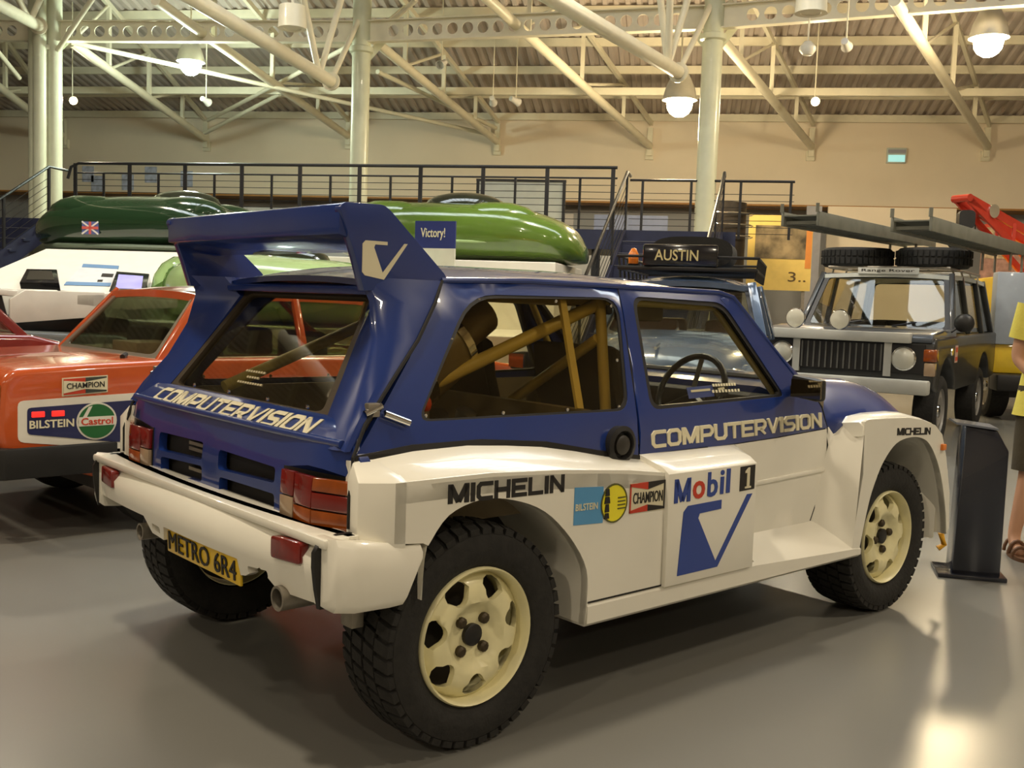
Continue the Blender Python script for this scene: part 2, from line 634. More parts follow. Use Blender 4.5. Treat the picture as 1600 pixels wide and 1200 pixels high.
# roof trusses: raking bottom tube from a wall bracket to the column line, rafter along the roof, posts and diagonals
TR = [((-150, 205), (-330, 60, 18.9), 'beyond the clustered column'),
      ((97, 212), (-125, 40, 17.5), 'landing just right of the clustered column'),
      ((320, 216), (111, 66, 18.4), 'coming off the clustered column'),
      ((543, 212), (243, 0, 16.2), 'landing behind the railing column'),
      ((776, 221), (577, 57, 17.7), 'coming off the railing column'),
      ((1015, 228), (742, -20, 15.2), 'passing midway between railing column and stair column'),
      ((1268, 229), (1112, 42, 16.1), 'coming off the stair column'),
      ((1543, 229), (1398, 0, 14.2), 'beyond the exit sign')]
for (fu, fv), (eu, ev, ed), lab in TR:
    P0 = at_y(fu, fv, WALL_Y-0.18)
    P1 = at(eu, ev, ed)
    t = thing('roof_truss', 'cream tubular roof truss ' + lab, 'truss', (P0.x, P0.y, 0), group='raking roof trusses')
    o = Vector((P0.x, P0.y, 0))
    P0l, P1l = P0-o, P1-o

    def top(s):
        p = P0 + (P1-P0)*s
        return Vector((p.x, p.y, roof_z(p.y)-0.22)) - o
    MB().tube([P0l, P1l], 0.085, 14).build('bottom_chord', FRAME, t)
    MB().bar(top(-0.01), top(1.0), 0.07, 0.10).build('rafter', FRAME, t, smooth=0)
    for s in (0.22, 0.5, 0.78):
        MB().bar(P0l+(P1l-P0l)*s, top(s), 0.075, 0.075, up=(1, 0, 0)).build('post', FRAME, t, smooth=0)
    for s0, s1 in ((0.5, 0.22), (0.78, 0.5), (1.0, 0.78)):
        MB().tube([P0l+(P1l-P0l)*s0, top(s1)], 0.03, 8).build('diagonal', FRAME, t)
    MB().bar(P0l+Vector((0, 0.06, 0.42)), P0l+Vector((0, 0.06, -0.22)), 0.10, 0.12).build('wall_bracket', FRAME, t, smooth=0)
    MB().box(-0.09, 0.09, 0.09, 0.18, P0.z-0.3, P0.z-0.08).build('bracket_foot', FRAME, t, smooth=0)

# heavy inner roof tubes that come down to the column line from overhead
for (u, v, d), (u2, v2, d2), (c, lab) in [((517, 127, 16.6), (205, -60, 11.5), (2, 'ending short of the railing column')),
                                          ((1060, 113, 15.2), (775, -55, 10.6), (3, 'ending short of the stair column')),
                                          ((60, 40, 17.8), (-160, -75, 13.0), (1, 'meeting the clustered column'))]:
    a, b = at(u, v, d), at(u2, v2, d2)
    b = a+(b-a)*2.3
    t = thing('inner_roof_tube', 'thick cream inner roof tube ' + lab, 'truss', (a.x, a.y, 0))
    o = Vector((a.x, a.y, 0))
    MB().tube([a-o, b-o], 0.10, 16).build('main_tube', FRAME, t)
    dd = (a-b).normalized()
    MB().tube([a-o-dd*0.01, a-o+dd*0.03], 0.15, 16).build('end_flange', FRAME, t)
    hd = heads[c] + Vector((0, 0, 6.1))
    MB().tube([a-o, hd-o], 0.045, 10).build('link_tube', FRAME, t)
    m1 = a+(b-a)*0.035
    for k in (0.55, 0.8, 1.0):
        m2 = a+(b-a)*k
        for dx in (-0.9, 0.9):
            MB().tube([m2-o, Vector((m2.x+dx, m2.y, roof_z(m2.y)-0.1))-o], 0.05, 10).build('brace', FRAME, t)
    for k, (dx, dy) in enumerate(((-0.5, -1.0), (0.7, 0.2), (0.0, -2.6))):
        q = Vector((m1.x+dx, m1.y+dy, 0))
        q.z = roof_z(q.y)-0.1
        MB().tube([m1-o, q-o], 0.05, 10).build('brace', FRAME, t)

# slim wind-bracing rods between trusses
RODS = [((111, 66, 18.3), (773, 212, 24.2), 'slim cream bracing rod slanting from clustered column to middle bracket'),
        ((320, 208, 24.2), (437, 147, 22.0), 'short cream bracing rod rising right from the second wall bracket'),
        ((325, 188, 24.2), (540, 75, 19.0), 'long cream bracing rod rising from second bracket to the railing column'),
        ((590, 112, 19.5), (775, 200, 24.2), 'cream bracing rod beside the railing column truss'),
        ((-20, 60, 18), (30, 122, 19.5), 'short cream bracing rod at the clustered column head'),
        ((60, 122, 18.6), (150, -10, 17.0), 'cream bracing rod rising right from the clustered column'),
        ((590, 52, 17.6), (650, 0, 17.0), 'bright cream bracing rod above the railing column'),
        ((825, 38, 17.8), (885, 0, 17.0), 'bright cream bracing rod midway along the pierced beam'),
        ((1105, 30, 16.1), (1148, 0, 15.6), 'bright cream bracing rod above the stair column')]
for a, b, lab in RODS:
    p, q = at(*a), at(*b)
    o = Vector((p.x, p.y, 0))
    r_ = MB().tube([p-o, q-o], 0.045, 10).build('bracing_rod', FRAME)
    r_.location = o
    tag(r_, lab, 'rod')

# ------------------------------------------------------------------ balcony, railing and the two stairs
DECK_Z = 2.42
rl0, rl1 = at_z(106, 255, 3.36), at_z(965, 262, 3.36)
rdir = Vector((rl1.x-rl0.x, rl1.y-rl0.y, 0)).normalized()
rnor = Vector((-rdir.y, rdir.x, 0))
ang = atan2(rdir.y, rdir.x)
LEN = (Vector((rl1.x, rl1.y))-Vector((rl0.x, rl0.y))).length
org = Vector((rl0.x, rl0.y, 0))
# balcony slab (local x along the railing, y back to the wall)
t = thing('balcony', 'raised dark edged balcony floor behind the green streamlined cars', 'balcony', org, ang)
MB().box(-2.8, LEN+1.75, 0.0, 2.8, DECK_Z-0.22, DECK_Z).build('deck', mat('balcony_floor', (0.30, 0.26, 0.20), 0.7), t, smooth=0)
MB().box(-2.8, LEN+1.75, -0.03, 0.0, DECK_Z-0.26, DECK_Z+0.03).build('fascia', NAVY, t, smooth=0)
for q in range(8):
    xx = -2.0 + q*(LEN+3.5)/7.0
    MB().box(xx-0.06, xx+0.06, 0.15, 0.27, 0, DECK_Z-0.2).build('support_post', DARKSTEEL, t, smooth=0)
# railing
RT = 3.36
t = thing('balcony_railing', 'long dark steel railing with level wires along the balcony edge', 'railing', org, ang)
MB().tube([(0, 0, RT-0.25), (0.06, 0, RT-0.06), (0.2, 0, RT), (LEN, 0, RT)], 0.024, 8).build('handrail', DARKSTEEL, t)
MB().tube([(0.1, 0.04, RT-0.15), (LEN, 0.04, RT-0.15)], 0.014, 8).build('mid_rail', DARKSTEEL, t)
npost = 10
for k in range(npost):
    xx = 0.14 + (LEN-0.2)*k/(npost-1)
    MB().box(xx-0.03, xx+0.03, -0.012, 0.012, DECK_Z-0.05, RT).build('post', DARKSTEEL, t, smooth=0)
    if k < npost-1:
        xm = xx + (LEN-0.2)/(npost-1)/2
        MB().box(xm-0.018, xm+0.018, 0.03, 0.05, DECK_Z, RT-0.15).build('thin_post', DARKSTEEL, t, smooth=0)
for j in range(7):
    z = DECK_Z+0.08+j*0.1
    MB().tube([(0.1, 0, z), (LEN, 0, z)], 0.005, 5).build('wire', DARKSTEEL, t)
# rear railing of the balcony seen through the stair gap
t = thing('rear_railing', 'dark railing across the back of the balcony behind the stair head', 'railing', org, ang)
MB().tube([(LEN+0.1, 1.0, RT-0.06), (LEN+2.6, 1.0, RT-0.06)], 0.02, 8).build('handrail', DARKSTEEL, t)
for k in range(4):
    MB().box(LEN+0.3+k*0.75-0.02, LEN+0.3+k*0.75+0.02, 0.99, 1.01, DECK_Z, RT-0.06).build('post', DARKSTEEL, t, smooth=0)
for j in range(7):
    z = DECK_Z+0.08+j*0.1
    MB().tube([(LEN+0.1, 1.0, z), (LEN+2.6, 1.0, z)], 0.005, 5).build('wire', DARKSTEEL, t)


def stair(lab, x_l, x_r, x_shift):
    """flight from the balcony edge down towards the floor in front; local frame of the railing"""
    t = thing('stair', lab, 'stairs', org, ang)
    n = 13
    rise, run = DECK_Z/n, 0.27
    for k in range(n):
        z = DECK_Z-rise*k
        y1 = -run*k
        sx = x_shift*k/n
        MB().box(x_l+sx, x_r+sx, y1-run-0.02, y1, z-rise-0.0, z-rise+0.035).build('tread', NAVY, t, smooth=0)
        MB().box(x_l+sx, x_r+sx, y1-run-0.03, y1-run+0.02, z-rise+0.033, z-rise+0.040).build('nosing', mat('grey_nosing', (0.16, 0.16, 0.19), 0.6), t, smooth=0)
        MB().box(x_l+sx, x_r+sx, y1-0.015, y1, z-rise, z-0.0).build('riser', NAVY, t, smooth=0)
    for xx in (x_l, x_r):
        a, b = Vector((xx, 0, DECK_Z-0.1)), Vector((xx+x_shift, -run*n, -0.02))
        MB().bar(a, b, 0.05, 0.3).build('stringer', NAVY, t, smooth=0)
        up = Vector((0, 0, 0.98))
        MB().tube([a+up+Vector((0, 0.5, 0)), a+up, b+up], 0.024, 8).build('handrail', DARKSTEEL, t)
        for k in range(5):
            p = a+(b-a)*(k/4.0)
            MB().bar(p, p+up, 0.05, 0.03, up=(1, 0, 0)).build('post', DARKSTEEL, t, smooth=0)
        for j in range(6):
            dz = Vector((0, 0, 0.2+j*0.12))
            MB().tube([a+dz, b+dz], 0.005, 5).build('wire', DARKSTEEL, t)
    return t


stair('navy steel stair with dark handrails between the pale green streamliner and the slim column', LEN+0.15, LEN+1.55, -0.35)
stair('dark steel stair with wire sides beside the dark green streamliner', -1.85, -0.35, -0.7)
# ================================================================== the blue and white rally hatchback (local x forward, y left, origin under the rear axle)
_c, _s = cos(YAW-radians(48.613)), sin(YAW-radians(48.613))
METRO = thing('rally_car', 'blue over white rally hatchback with tall rear wing and cream wheels', 'car',
              (1.935*_c-3.179*_s, 1.935*_s+3.179*_c, 0), YAW-radians(48.613))
M = METRO
WB = 2.391


def ys(z):
    """half width of the upper body side at height z"""
    return lerp_tab([(0.60, 0.800), (0.80, 0.797), (0.90, 0.789), (0.97, 0.768), (1.38, 0.622), (1.41, 0.600), (1.44, 0.56)], z)


def side(s, off=0.0):
    def f(x, z, d=0.0):
        return Vector((x, s*(ys(z)+off+d), z))
    return f


def flat(y, s):
    def f(x, z, d=0.0):
        return Vector((x, s*(y+d), z))
    return f


QW = rnd([(-0.168, 0.985), (0.742, 0.978), (0.815, 1.37), (0.118, 1.362)], [0.05, 0.06, 0.09, 0.11])
DW = rnd([(0.855, 0.975), (1.69, 0.995), (1.425, 1.368), (0.885, 1.378)], [0.05, 0.03, 0.06, 0.05])


def inset(poly, k):
    cx = sum(p[0] for p in poly)/len(poly)
    cz = sum(p[1] for p in poly)/len(poly)
    out = []
    for x, z in poly:
        dx, dz = x-cx, z-cz
        l = sqrt(dx*dx+dz*dz)
        out.append((cx+dx*(1-k/l), cz+dz*(1-k/l)))
    return out


for s in (-1, 1):
    # rear quarter, blue
    q = [(-0.400, 0.895), (-0.20, 0.912), (0.06, 0.912), (0.325, 0.888), (0.56, 0.845), (0.765, 0.815),
         (0.765, 0.86), (0.825, 1.405), (0.40, 1.408), (0.022, 1.396), (-0.155, 1.166)]
    MB().panel(dense(q, 0.08), side(s), [QW], 0, -0.02, grid=0.07).build('rear_quarter', BLUE, M, smooth=50)
    pane = MB().panel(dense(inset(QW, -0.012), 0.06), side(s, -0.008), [], 0, -0.004, grid=0.09).build('quarter_window', PERSPEX, M)
    MB().panel(dense(QW, 0.06), side(s, -0.003), [inset(QW, 0.014)], 0.0, -0.006).build('seal', BLACK, pane, smooth=0)
    for (x, z) in ((-0.13, 1.0), (0.17, 0.995), (0.45, 0.993), (0.70, 0.992), (0.74, 1.15), (0.77, 1.34), (0.50, 1.35), (0.16, 1.345), (0.02, 1.22), (-0.10, 1.09)):
        y = ys(z)-0.008
        MB().lathe([(0.007, 0), (0.006, 0.004), (0.001, 0.005)], 8, Matrix.Translation((x, s*y, z)) @ Matrix.Rotation(-s*pi/2, 4, 'X')).build('screw', CHROME, pane)
    # door: blue upper skin, white lower skin, glass
    d = [(0.772, 0.815), (1.20, 0.825), (1.60, 0.836), (1.965, 0.853), (1.935, 0.94), (1.90, 1.0), (1.80, 1.06), (1.50, 1.385), (1.42, 1.403), (0.832, 1.405)]
    door = MB().panel(dense(d, 0.08), side(s), [DW], 0, -0.025, grid=0.07).build('door', BLUE, M, smooth=50)
    MB().panel(dense(DW, 0.06), side(s, -0.004), [inset(DW, 0.022)], 0.0, -0.02).build('window_seal', BLACK, door, smooth=0)
    MB().panel(dense(inset(DW, 0.005), 0.06), side(s, -0.014), [], 0, -0.004, grid=0.09).build('door_glass', CLEAR, door)
    lw = [(0.79, 0.385), (1.86, 0.465), (1.93, 0.60), (1.965, 0.72), (1.963, 0.848), (1.60, 0.832), (1.20, 0.821), (0.775, 0.811)]
    MB().panel(dense(lw, 0.1), side(s), [], 0, -0.02, grid=0.1).build('lower_skin', WHITE, door, smooth=50)
    MB().prism([(1.30, 0.648), (1.945, 0.668), (1.945, 0.685), (1.30, 0.665)], side(s), 0.008, -0.01).build('swage_line', WHITE, door, bevel=0.004)
    # bulged pod on the door with the sponsor marks
    pr = []
    for x, y in ((0.790, 0.920), (0.86, 0.920), (1.20, 0.920), (1.295, 0.920), (1.325, 0.88), (1.335, 0.79)):
        pr.append([Vector((x, s*0.79, 0.375)), Vector((x, s*y, 0.378)), Vector((x, s*y, 0.55)), Vector((x-0.004, s*y, 0.772)),
                   Vector((x-0.012, s*(y-0.025), 0.795)), Vector((x-0.02, s*0.795, 0.826))])
    MB().loft(pr).build('door_pod', WHITE, door, smooth=50, bevel=0.006)
    # black stripe between blue and white
    st = [(-0.395, 0.886), (-0.20, 0.903), (0.06, 0.903), (0.325, 0.879), (0.56, 0.836), (0.765, 0.806), (1.15, 0.813),
          (1.15, 0.828), (0.765, 0.824), (0.56, 0.856), (0.325, 0.900), (0.06, 0.923), (-0.20, 0.923), (-0.395, 0.905)]
    MB().panel(dense(st, 0.1), side(s, 0.003), [], 0, -0.004).build('waist_stripe', BLACK, M, smooth=0)
    # drip rail
    MB().tube([(0.022, s*0.607, 1.402), (0.40, s*0.603, 1.414), (0.83, s*0.602, 1.411), (1.42, s*0.603, 1.408), (1.50, s*0.614, 1.392), (1.82, s*0.735, 1.05)], 0.010, 8).build('drip_rail', BLUE, M)
    # seams round the door, the shade of the gap painted near-black
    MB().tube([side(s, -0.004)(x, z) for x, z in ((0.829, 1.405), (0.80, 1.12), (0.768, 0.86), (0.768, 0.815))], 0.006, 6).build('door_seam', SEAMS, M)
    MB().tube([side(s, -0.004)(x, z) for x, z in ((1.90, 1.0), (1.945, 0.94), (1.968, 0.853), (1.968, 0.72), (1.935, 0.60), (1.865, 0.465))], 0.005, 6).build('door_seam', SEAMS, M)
    # fuel filler
    ff = MB().lathe([(0.062, -0.03), (0.066, 0.012), (0.05, 0.018), (0.042, 0.0), (0.042, -0.005), (0.0, -0.005)], 24,
                    Matrix.Translation((0.665, s*0.80, 0.868)) @ Matrix.Rotation(-s*pi/2, 4, 'X')).build('fuel_filler', BLACK, M)
    MB().lathe([(0.034, -0.01), (0.034, 0.014), (0.026, 0.02), (0.0, 0.02)], 18,
               Matrix.Translation((0.665, s*0.80, 0.868)) @ Matrix.Rotation(-s*pi/2, 4, 'X')).build('cap', mat('dark_rubber_cap', (0.03, 0.026, 0.02), 0.5), ff)

# roof: gutter to gutter with a crown, carried down into the windscreen header
def roofpt(x, t):
    """t from -1 right gutter to 1 left gutter"""
    zg = lerp_tab([(-0.14, 1.372), (0.02, 1.398), (0.4, 1.412), (0.83, 1.412), (1.30, 1.406), (1.44, 1.388)], x)
    hw = lerp_tab([(-0.14, 0.60), (0.02, 0.606), (1.3, 0.604), (1.44, 0.605)], x)
    cr = lerp_tab([(-0.14, 0.035), (0.2, 0.055), (0.9, 0.06), (1.44, 0.04)], x)
    return Vector((x, hw*t, zg + cr*(1-abs(t)**2.4)))


rings = []
for i in range(17):
    x = -0.13 + 1.56*i/16
    rings.append([roofpt(x, -1+2*j/20) for j in range(21)] + [roofpt(x, 1-2*j/20)-Vector((0, 0, 0.02)) for j in range(21)])
MB().loft(rings).build('roof', BLUE, M, smooth=50)

# windscreen, header and pillars
WS = quad_map((1.93, -0.70, 1.035), (1.93, 0.70, 1.035), (1.45, 0.575, 1.395), (1.45, -0.575, 1.395), (0.6, 0, 0.8))
MB().panel(rnd([(0.02, 0.02), (0.98, 0.02), (0.98, 0.97), (0.02, 0.97)], 0.05), WS, [], 0.0, -0.005, grid=0.2).build('windscreen', CLEAR, M)
MB().panel([(0, 0), (1, 0), (1, 1), (0, 1)], WS, [rnd([(0.05, 0.05), (0.95, 0.05), (0.95, 0.93), (0.05, 0.93)], 0.06)], 0.004, -0.012).build('windscreen_seal', BLACK, M, smooth=0)
for s in (-1, 1):
    MB().loft([[Vector((x-0.03, s*(y+0.02), z)), Vector((x+0.03, s*(y+0.012), z+0.012)), Vector((x+0.05, s*(y-0.05), z+0.025)), Vector((x, s*(y-0.05), z-0.02))]
               for x, y, z in ((1.85, 0.725, 1.03), (1.65, 0.665, 1.20), (1.44, 0.60, 1.385))]).build('windscreen_pillar', BLUE, M, bevel=0.006)

# bonnet and front wings as one moulded surface
def bonnet_z(x, y):
    zb = lerp_tab([(1.74, 1.015), (1.95, 1.045), (2.15, 1.05), (2.35, 1.04), (2.5, 1.015), (2.65, 0.972), (2.8, 0.905), (2.9, 0.835), (2.95, 0.76)], x)
    a = abs(y)
    dip = 0.035*max(0, 1-abs(a-0.40)/0.2)*max(0, min(1, (x-1.9)/0.3))
    ze = lerp_tab([(1.74, 0.90), (1.965, 0.858), (2.2, 0.872), (2.45, 0.89), (2.7, 0.84), (2.9, 0.72)], x)
    if a <= 0.62:
        return zb-dip
    k = (a-0.62)/0.19
    return zb + (ze-zb)*(k**1.3)


rings = []
for i in range(25):
    x = 1.76 + 1.18*i/24
    hw = 0.81 if x < 2.6 else 0.81-0.10*(x-2.6)/0.3
    if x < 1.96:
        hw = 0.78
    up = [Vector((x, hw*(-1+2*j/40), bonnet_z(x, 0.81*(-1+2*j/40)))) for j in range(41)]
    rings.append(up + [Vector((p.x, p.y*0.98, p.z-0.05)) for p in reversed(up)])
MB().loft(rings).build('bonnet', BLUE, M, smooth=60)
# nose: front panel, headlamps and bumper
MB().loft([[Vector((x, y, 0.74)) for y in (-0.74, 0.74)] + [Vector((x-0.06, y, 0.74)) for y in (0.74, -0.74)] for x in (2.90,)] +
          [[Vector((x, y, z)) for y in (-0.74, 0.74)] + [Vector((x-0.06, y, z)) for y in (0.74, -0.74)] for x, z in ((2.93, 0.62), (2.94, 0.50))]).build('nose_panel', BLUE, M)
MB().loft([[Vector((2.86, -0.86, z)), Vector((2.97, -0.70, z)), Vector((2.99, 0.70, z)), Vector((2.86, 0.86, z)), Vector((2.80, 0.7, z)), Vector((2.80, -0.7, z))] for z in (0.27, 0.36, 0.52)]).build('front_bumper', WHITE, M, bevel=0.012)
for s in (-1, 1):
    MB().box(2.92, 2.96, s*0.55-0.13, s*0.55+0.13, 0.57, 0.70).build('headlamp', mat('lamp_glass', (0.7, 0.7, 0.66), 0.1, coat=0.6), M, bevel=0.015)
MB().box(2.92, 2.945, -0.34, 0.34, 0.58, 0.68).build('grille', BLACK, M, bevel=0.005)
MB().tube([(2.90, -0.87, 0.30), (2.92, -0.88, 0.24), (2.90, -0.86, 0.22)], 0.014, 8).build('towing_eye', mat('yellow_orange_paint', (0.72, 0.36, 0.02), 0.4), M)

# ---- wide white arches
RA = [(-0.236, 0.50), (-0.222, 0.655), (-0.152, 0.733), (-0.036, 0.766), (0.089, 0.753), (0.222, 0.703), (0.338, 0.606), (0.416, 0.492), (0.423, 0.375), (0.418, 0.31)]
FA = [(2.085, 0.314), (2.142, 0.518), (2.19, 0.62), (2.254, 0.707), (2.35, 0.775), (2.468, 0.795), (2.58, 0.785), (2.66, 0.75), (2.74, 0.67), (2.801, 0.571), (2.86, 0.42), (2.885, 0.30)]
def smooth_path(pts, n=4):
    out = []
    for i in range(len(pts)-1):
        p0, p1, p2, p3 = (Vector(pts[max(i-1, 0)]), Vector(pts[i]), Vector(pts[i+1]), Vector(pts[min(i+2, len(pts)-1)]))
        for k in range(n):
            t = k/n
            out.append(tuple(0.5*((2*p1)+(p2-p0)*t+(2*p0-5*p1+4*p2-p3)*t*t+(3*p1-p0-3*p2+p3)*t**3)))
    return out+[tuple(pts[-1])]


RA0 = RA[1:]
RA = smooth_path(RA)
RA0 = smooth_path(RA0)
FA = smooth_path(FA)
LINER = WHITE
for s in (-1, 1):
    # rear arch: outer face, top shelf up to the waist, rear end face
    out = [(-0.338, 0.674), (-0.24, 0.664)] + RA0 + [(0.43, 0.384), (0.785, 0.384), (0.785, 0.776), (0.60, 0.800), (0.30, 0.826), (0.0, 0.842), (-0.338, 0.842)]
    MB().panel(dense(out, 0.09), flat(0.905, s), [], 0.0, -0.03, grid=0.1).build('rear_arch', WHITE, M, smooth=50, bevel=0.0)
    sh = []
    for x, zo, zi in ((-0.405, 0.842, 0.890), (-0.338, 0.842, 0.892), (-0.20, 0.842, 0.905), (0.0, 0.842, 0.908), (0.15, 0.835, 0.898), (0.30, 0.826, 0.884), (0.45, 0.814, 0.86), (0.60, 0.800, 0.832), (0.785, 0.776, 0.808)):
        yo = 0.862 if x < -0.35 else 0.905
        sh.append([Vector((x, s*yo, zo-0.06)), Vector((x, s*yo, zo-0.012)), Vector((x, s*(yo-0.012), zo+0.002)), Vector((x, s*0.795, zi)), Vector((x, s*0.76, zi)), Vector((x, s*0.76, zo-0.06))])
    MB().loft(sh).build('arch_shelf', WHITE, M, smooth=55)
    MB().loft([[Vector((-0.425, s*0.80, z)), Vector((-0.425, s*0.855, z)), Vector((-0.338, s*0.905, z)), Vector((-0.30, s*0.905, z)), Vector((-0.30, s*0.80, z))] for z in (0.66, 0.75, 0.842)] +
              [[Vector((-0.41, s*0.80, 0.888)), Vector((-0.41, s*0.802, 0.888)), Vector((-0.338, s*0.805, 0.888)), Vector((-0.30, s*0.805, 0.888)), Vector((-0.30, s*0.80, 0.888))]]).build('arch_end', WHITE, M, bevel=0.006)
    # liner: the inner skin of the arch
    ring_o = [flat(0.900, s)(x, z) for x, z in RA]
    ring_i = [flat(0.56, s)(x, z) for x, z in RA]
    MB().loft([ring_o, ring_i], caps=False, closed=False).build('rear_arch_liner', LINER, M)
    # front arch
    out = FA + [(2.905, 0.33), (2.89, 0.50), (2.83, 0.68), (2.775, 0.79), (2.70, 0.838), (2.58, 0.868), (2.45, 0.885), (2.25, 0.892), (2.10, 0.893), (2.072, 0.885), (2.085, 0.66), (2.045, 0.45), (2.03, 0.31)]
    MB().panel(dense(out, 0.08), flat(0.905, s), [], 0.0, -0.03, grid=0.09).build('front_arch', WHITE, M, smooth=50)
    ring_o = [flat(0.900, s)(x, z) for x, z in FA]
    ring_i = [flat(0.52, s)(x, z) for x, z in FA]
    MB().loft([ring_o, ring_i], caps=False, closed=False).build('front_arch_liner', LINER, M)
    # top of the front arch rolled in to the bonnet edge
    sh = []
    for x, zo, zi in ((2.06, 0.875, 0.868), (2.12, 0.893, 0.895), (2.25, 0.892, 0.905), (2.45, 0.885, 0.905), (2.58, 0.868, 0.892), (2.70, 0.838, 0.86), (2.775, 0.79, 0.825), (2.86, 0.62, 0.72), (2.90, 0.45, 0.60)):
        yi = 0.78 if x < 2.6 else 0.70
        sh.append([Vector((x, s*0.905, zo-0.05)), Vector((x, s*0.903, zo-0.01)), Vector((x, s*0.885, zo+0.008)), Vector((x, s*yi, zi)), Vector((x, s*(yi-0.04), zi-0.02)), Vector((x, s*0.74, zo-0.08))])
    MB().loft(sh).build('arch_top', WHITE, M, smooth=60)
    # slanted rear cheek of the front arch
    mb = MB()
    vs = [(1.955, 0.79, 0.852), (2.07, 0.80, 0.875), (2.075, 0.905, 0.88), (2.07, 0.905, 0.795), (1.97, 0.80, 0.78), (2.045, 0.905, 0.45), (2.03, 0.905, 0.315), (1.86, 0.79, 0.465), (1.86, 0.79, 0.32),
          (2.12, 0.79, 0.86), (2.12, 0.79, 0.32)]
    vs = [Vector((x, s*y, z)) for x, y, z in vs]
    mb.add(vs, [(0, 1, 2, 3, 4), (4, 3, 5, 7), (5, 6, 8, 7), (0, 4, 7, 8, 10, 9), (0, 9, 1), (8, 6, 10)])
    mb.build('arch_cheek', WHITE, M, smooth=25)
    # sill
    sl = []
    for x, zt in ((0.425, 0.380), (0.80, 0.380), (1.32, 0.384), (1.34, 0.384), (2.05, 0.352), (2.10, 0.345)):
        zi = zt if x < 1.33 else 0.47
        sl.append([Vector((x, s*0.70, 0.300)), Vector((x, s*0.895, 0.300)), Vector((x, s*0.908, 0.312)), Vector((x, s*0.908, zt-0.012)), Vector((x, s*0.897, zt)), Vector((x, s*0.79, zi)), Vector((x, s*0.70, zi))])
    MB().loft(sl).build('sill', WHITE, M, smooth=30)
    MB().box(0.425, 0.79, min(s*0.76, s*0.905), max(s*0.76, s*0.905), 0.379, 0.385).build('sill_seam', SEAMS, M, smooth=0)  # thin dark strip painted in for the shaded gap above the sill
    # side repeater
    MB().box(2.765, 2.80, s*0.905-0.015, s*0.905+0.015, 0.715, 0.745).build('indicator', mat('amber_lens', (0.75, 0.20, 0.02), 0.2, coat=0.5), M, bevel=0.005)

# ---- tail: lower panel with vents and lamps
def tail(y, z, d=0.0):
    x = lerp_tab([(0.60, -0.445), (0.80, -0.445), (0.915, -0.428), (0.935, -0.418), (1.0, -0.352)], z) + 0.05*max(0, (abs(y)-0.66)/0.14)**2
    return Vector((x-d, y, z))


VENTS = [rnd(v, 0.015, 3) for v in (
    [(0.43, 0.765), (0.07, 0.778), (0.07, 0.838), (0.43, 0.832)], [(0.41, 0.690), (0.07, 0.705), (0.07, 0.758), (0.41, 0.745)],
    [(-0.05, 0.765), (-0.43, 0.778), (-0.43, 0.825), (-0.05, 0.83)], [(-0.06, 0.685), (-0.43, 0.695), (-0.43, 0.745), (-0.06, 0.742)])]
LAMPR = [(-0.80, 0.675), (-0.485, 0.675), (-0.485, 0.838), (-0.80, 0.838)]
LAMPL = [(-y, z) for y, z in LAMPR]
tp = [(-0.815, 0.655), (0.815, 0.655), (0.812, 0.80), (0.80, 0.89), (0.77, 0.93), (-0.77, 0.93), (-0.80, 0.89), (-0.812, 0.80)]
MB().panel(dense(tp, 0.08), tail, VENTS + [LAMPR, LAMPL], 0, -0.03, grid=0.08).build('tail_panel', BLUE, M, smooth=45)
MB().box(-0.40, -0.39, -0.60, 0.60, 0.66, 0.86).build('vent_backing', mat('vent_backing_black', (0.02, 0.018, 0.016), 0.7), M, smooth=0)  # plain near-black sheet closing off the vent openings
for z in (0.79, 0.81, 0.72):
    MB().box(-0.415, -0.405, 0.10, 0.24, z, z+0.012).build('vent_slat', STEEL, M, smooth=0)
# sloped band below the glass that carries the name
bp = [(-0.77, 0.93), (0.77, 0.93), (0.72, 0.985), (0.56, 0.992), (-0.56, 0.992), (-0.72, 0.985)]
MB().panel(dense(bp, 0.08), tail, [], 0.003, -0.03, grid=0.05).build('name_band', BLUE, M, smooth=50)
MB().tube([tail(y, 0.932, 0.004) for y in (-0.74, -0.4, 0, 0.4, 0.74)], 0.012, 10).build('tailgate_lip', BLUE, M)
LR = mat('red_lens', (0.16, 0.008, 0.005), 0.15, coat=0.7, var=0.2, scale=20)
LA = mat('amber_brown_lens', (0.25, 0.055, 0.008), 0.15, coat=0.7, var=0.2, scale=20)
LW = mat('clear_lens', (0.34, 0.24, 0.15), 0.2, coat=0.7, var=0.2)
LB = mat('dark_red_lens', (0.16, 0.012, 0.008), 0.15, coat=0.7)
for s in (-1, 1):
    lamp = MB().prism([(s*0.802, 0.673), (s*0.483, 0.673), (s*0.483, 0.84), (s*0.802, 0.84)], tail, 0.004, -0.05).build('tail_lamp', BLACK, M, smooth=0)
    for a, b, z0, z1, m_ in ((0.490, 0.565, 0.762, 0.833, LR), (0.490, 0.565, 0.680, 0.758, LW), (0.569, 0.665, 0.745, 0.833, LR), (0.569, 0.665, 0.680, 0.741, LA),
                             (0.669, 0.795, 0.795, 0.833, LA), (0.669, 0.795, 0.745, 0.791, LB), (0.669, 0.795, 0.680, 0.741, LA)):
        MB().prism([(s*a, z0), (s*b, z0), (s*b, z1), (s*a, z1)], tail, 0.016, 0.0).build('lens', m_, lamp, bevel=0.003)

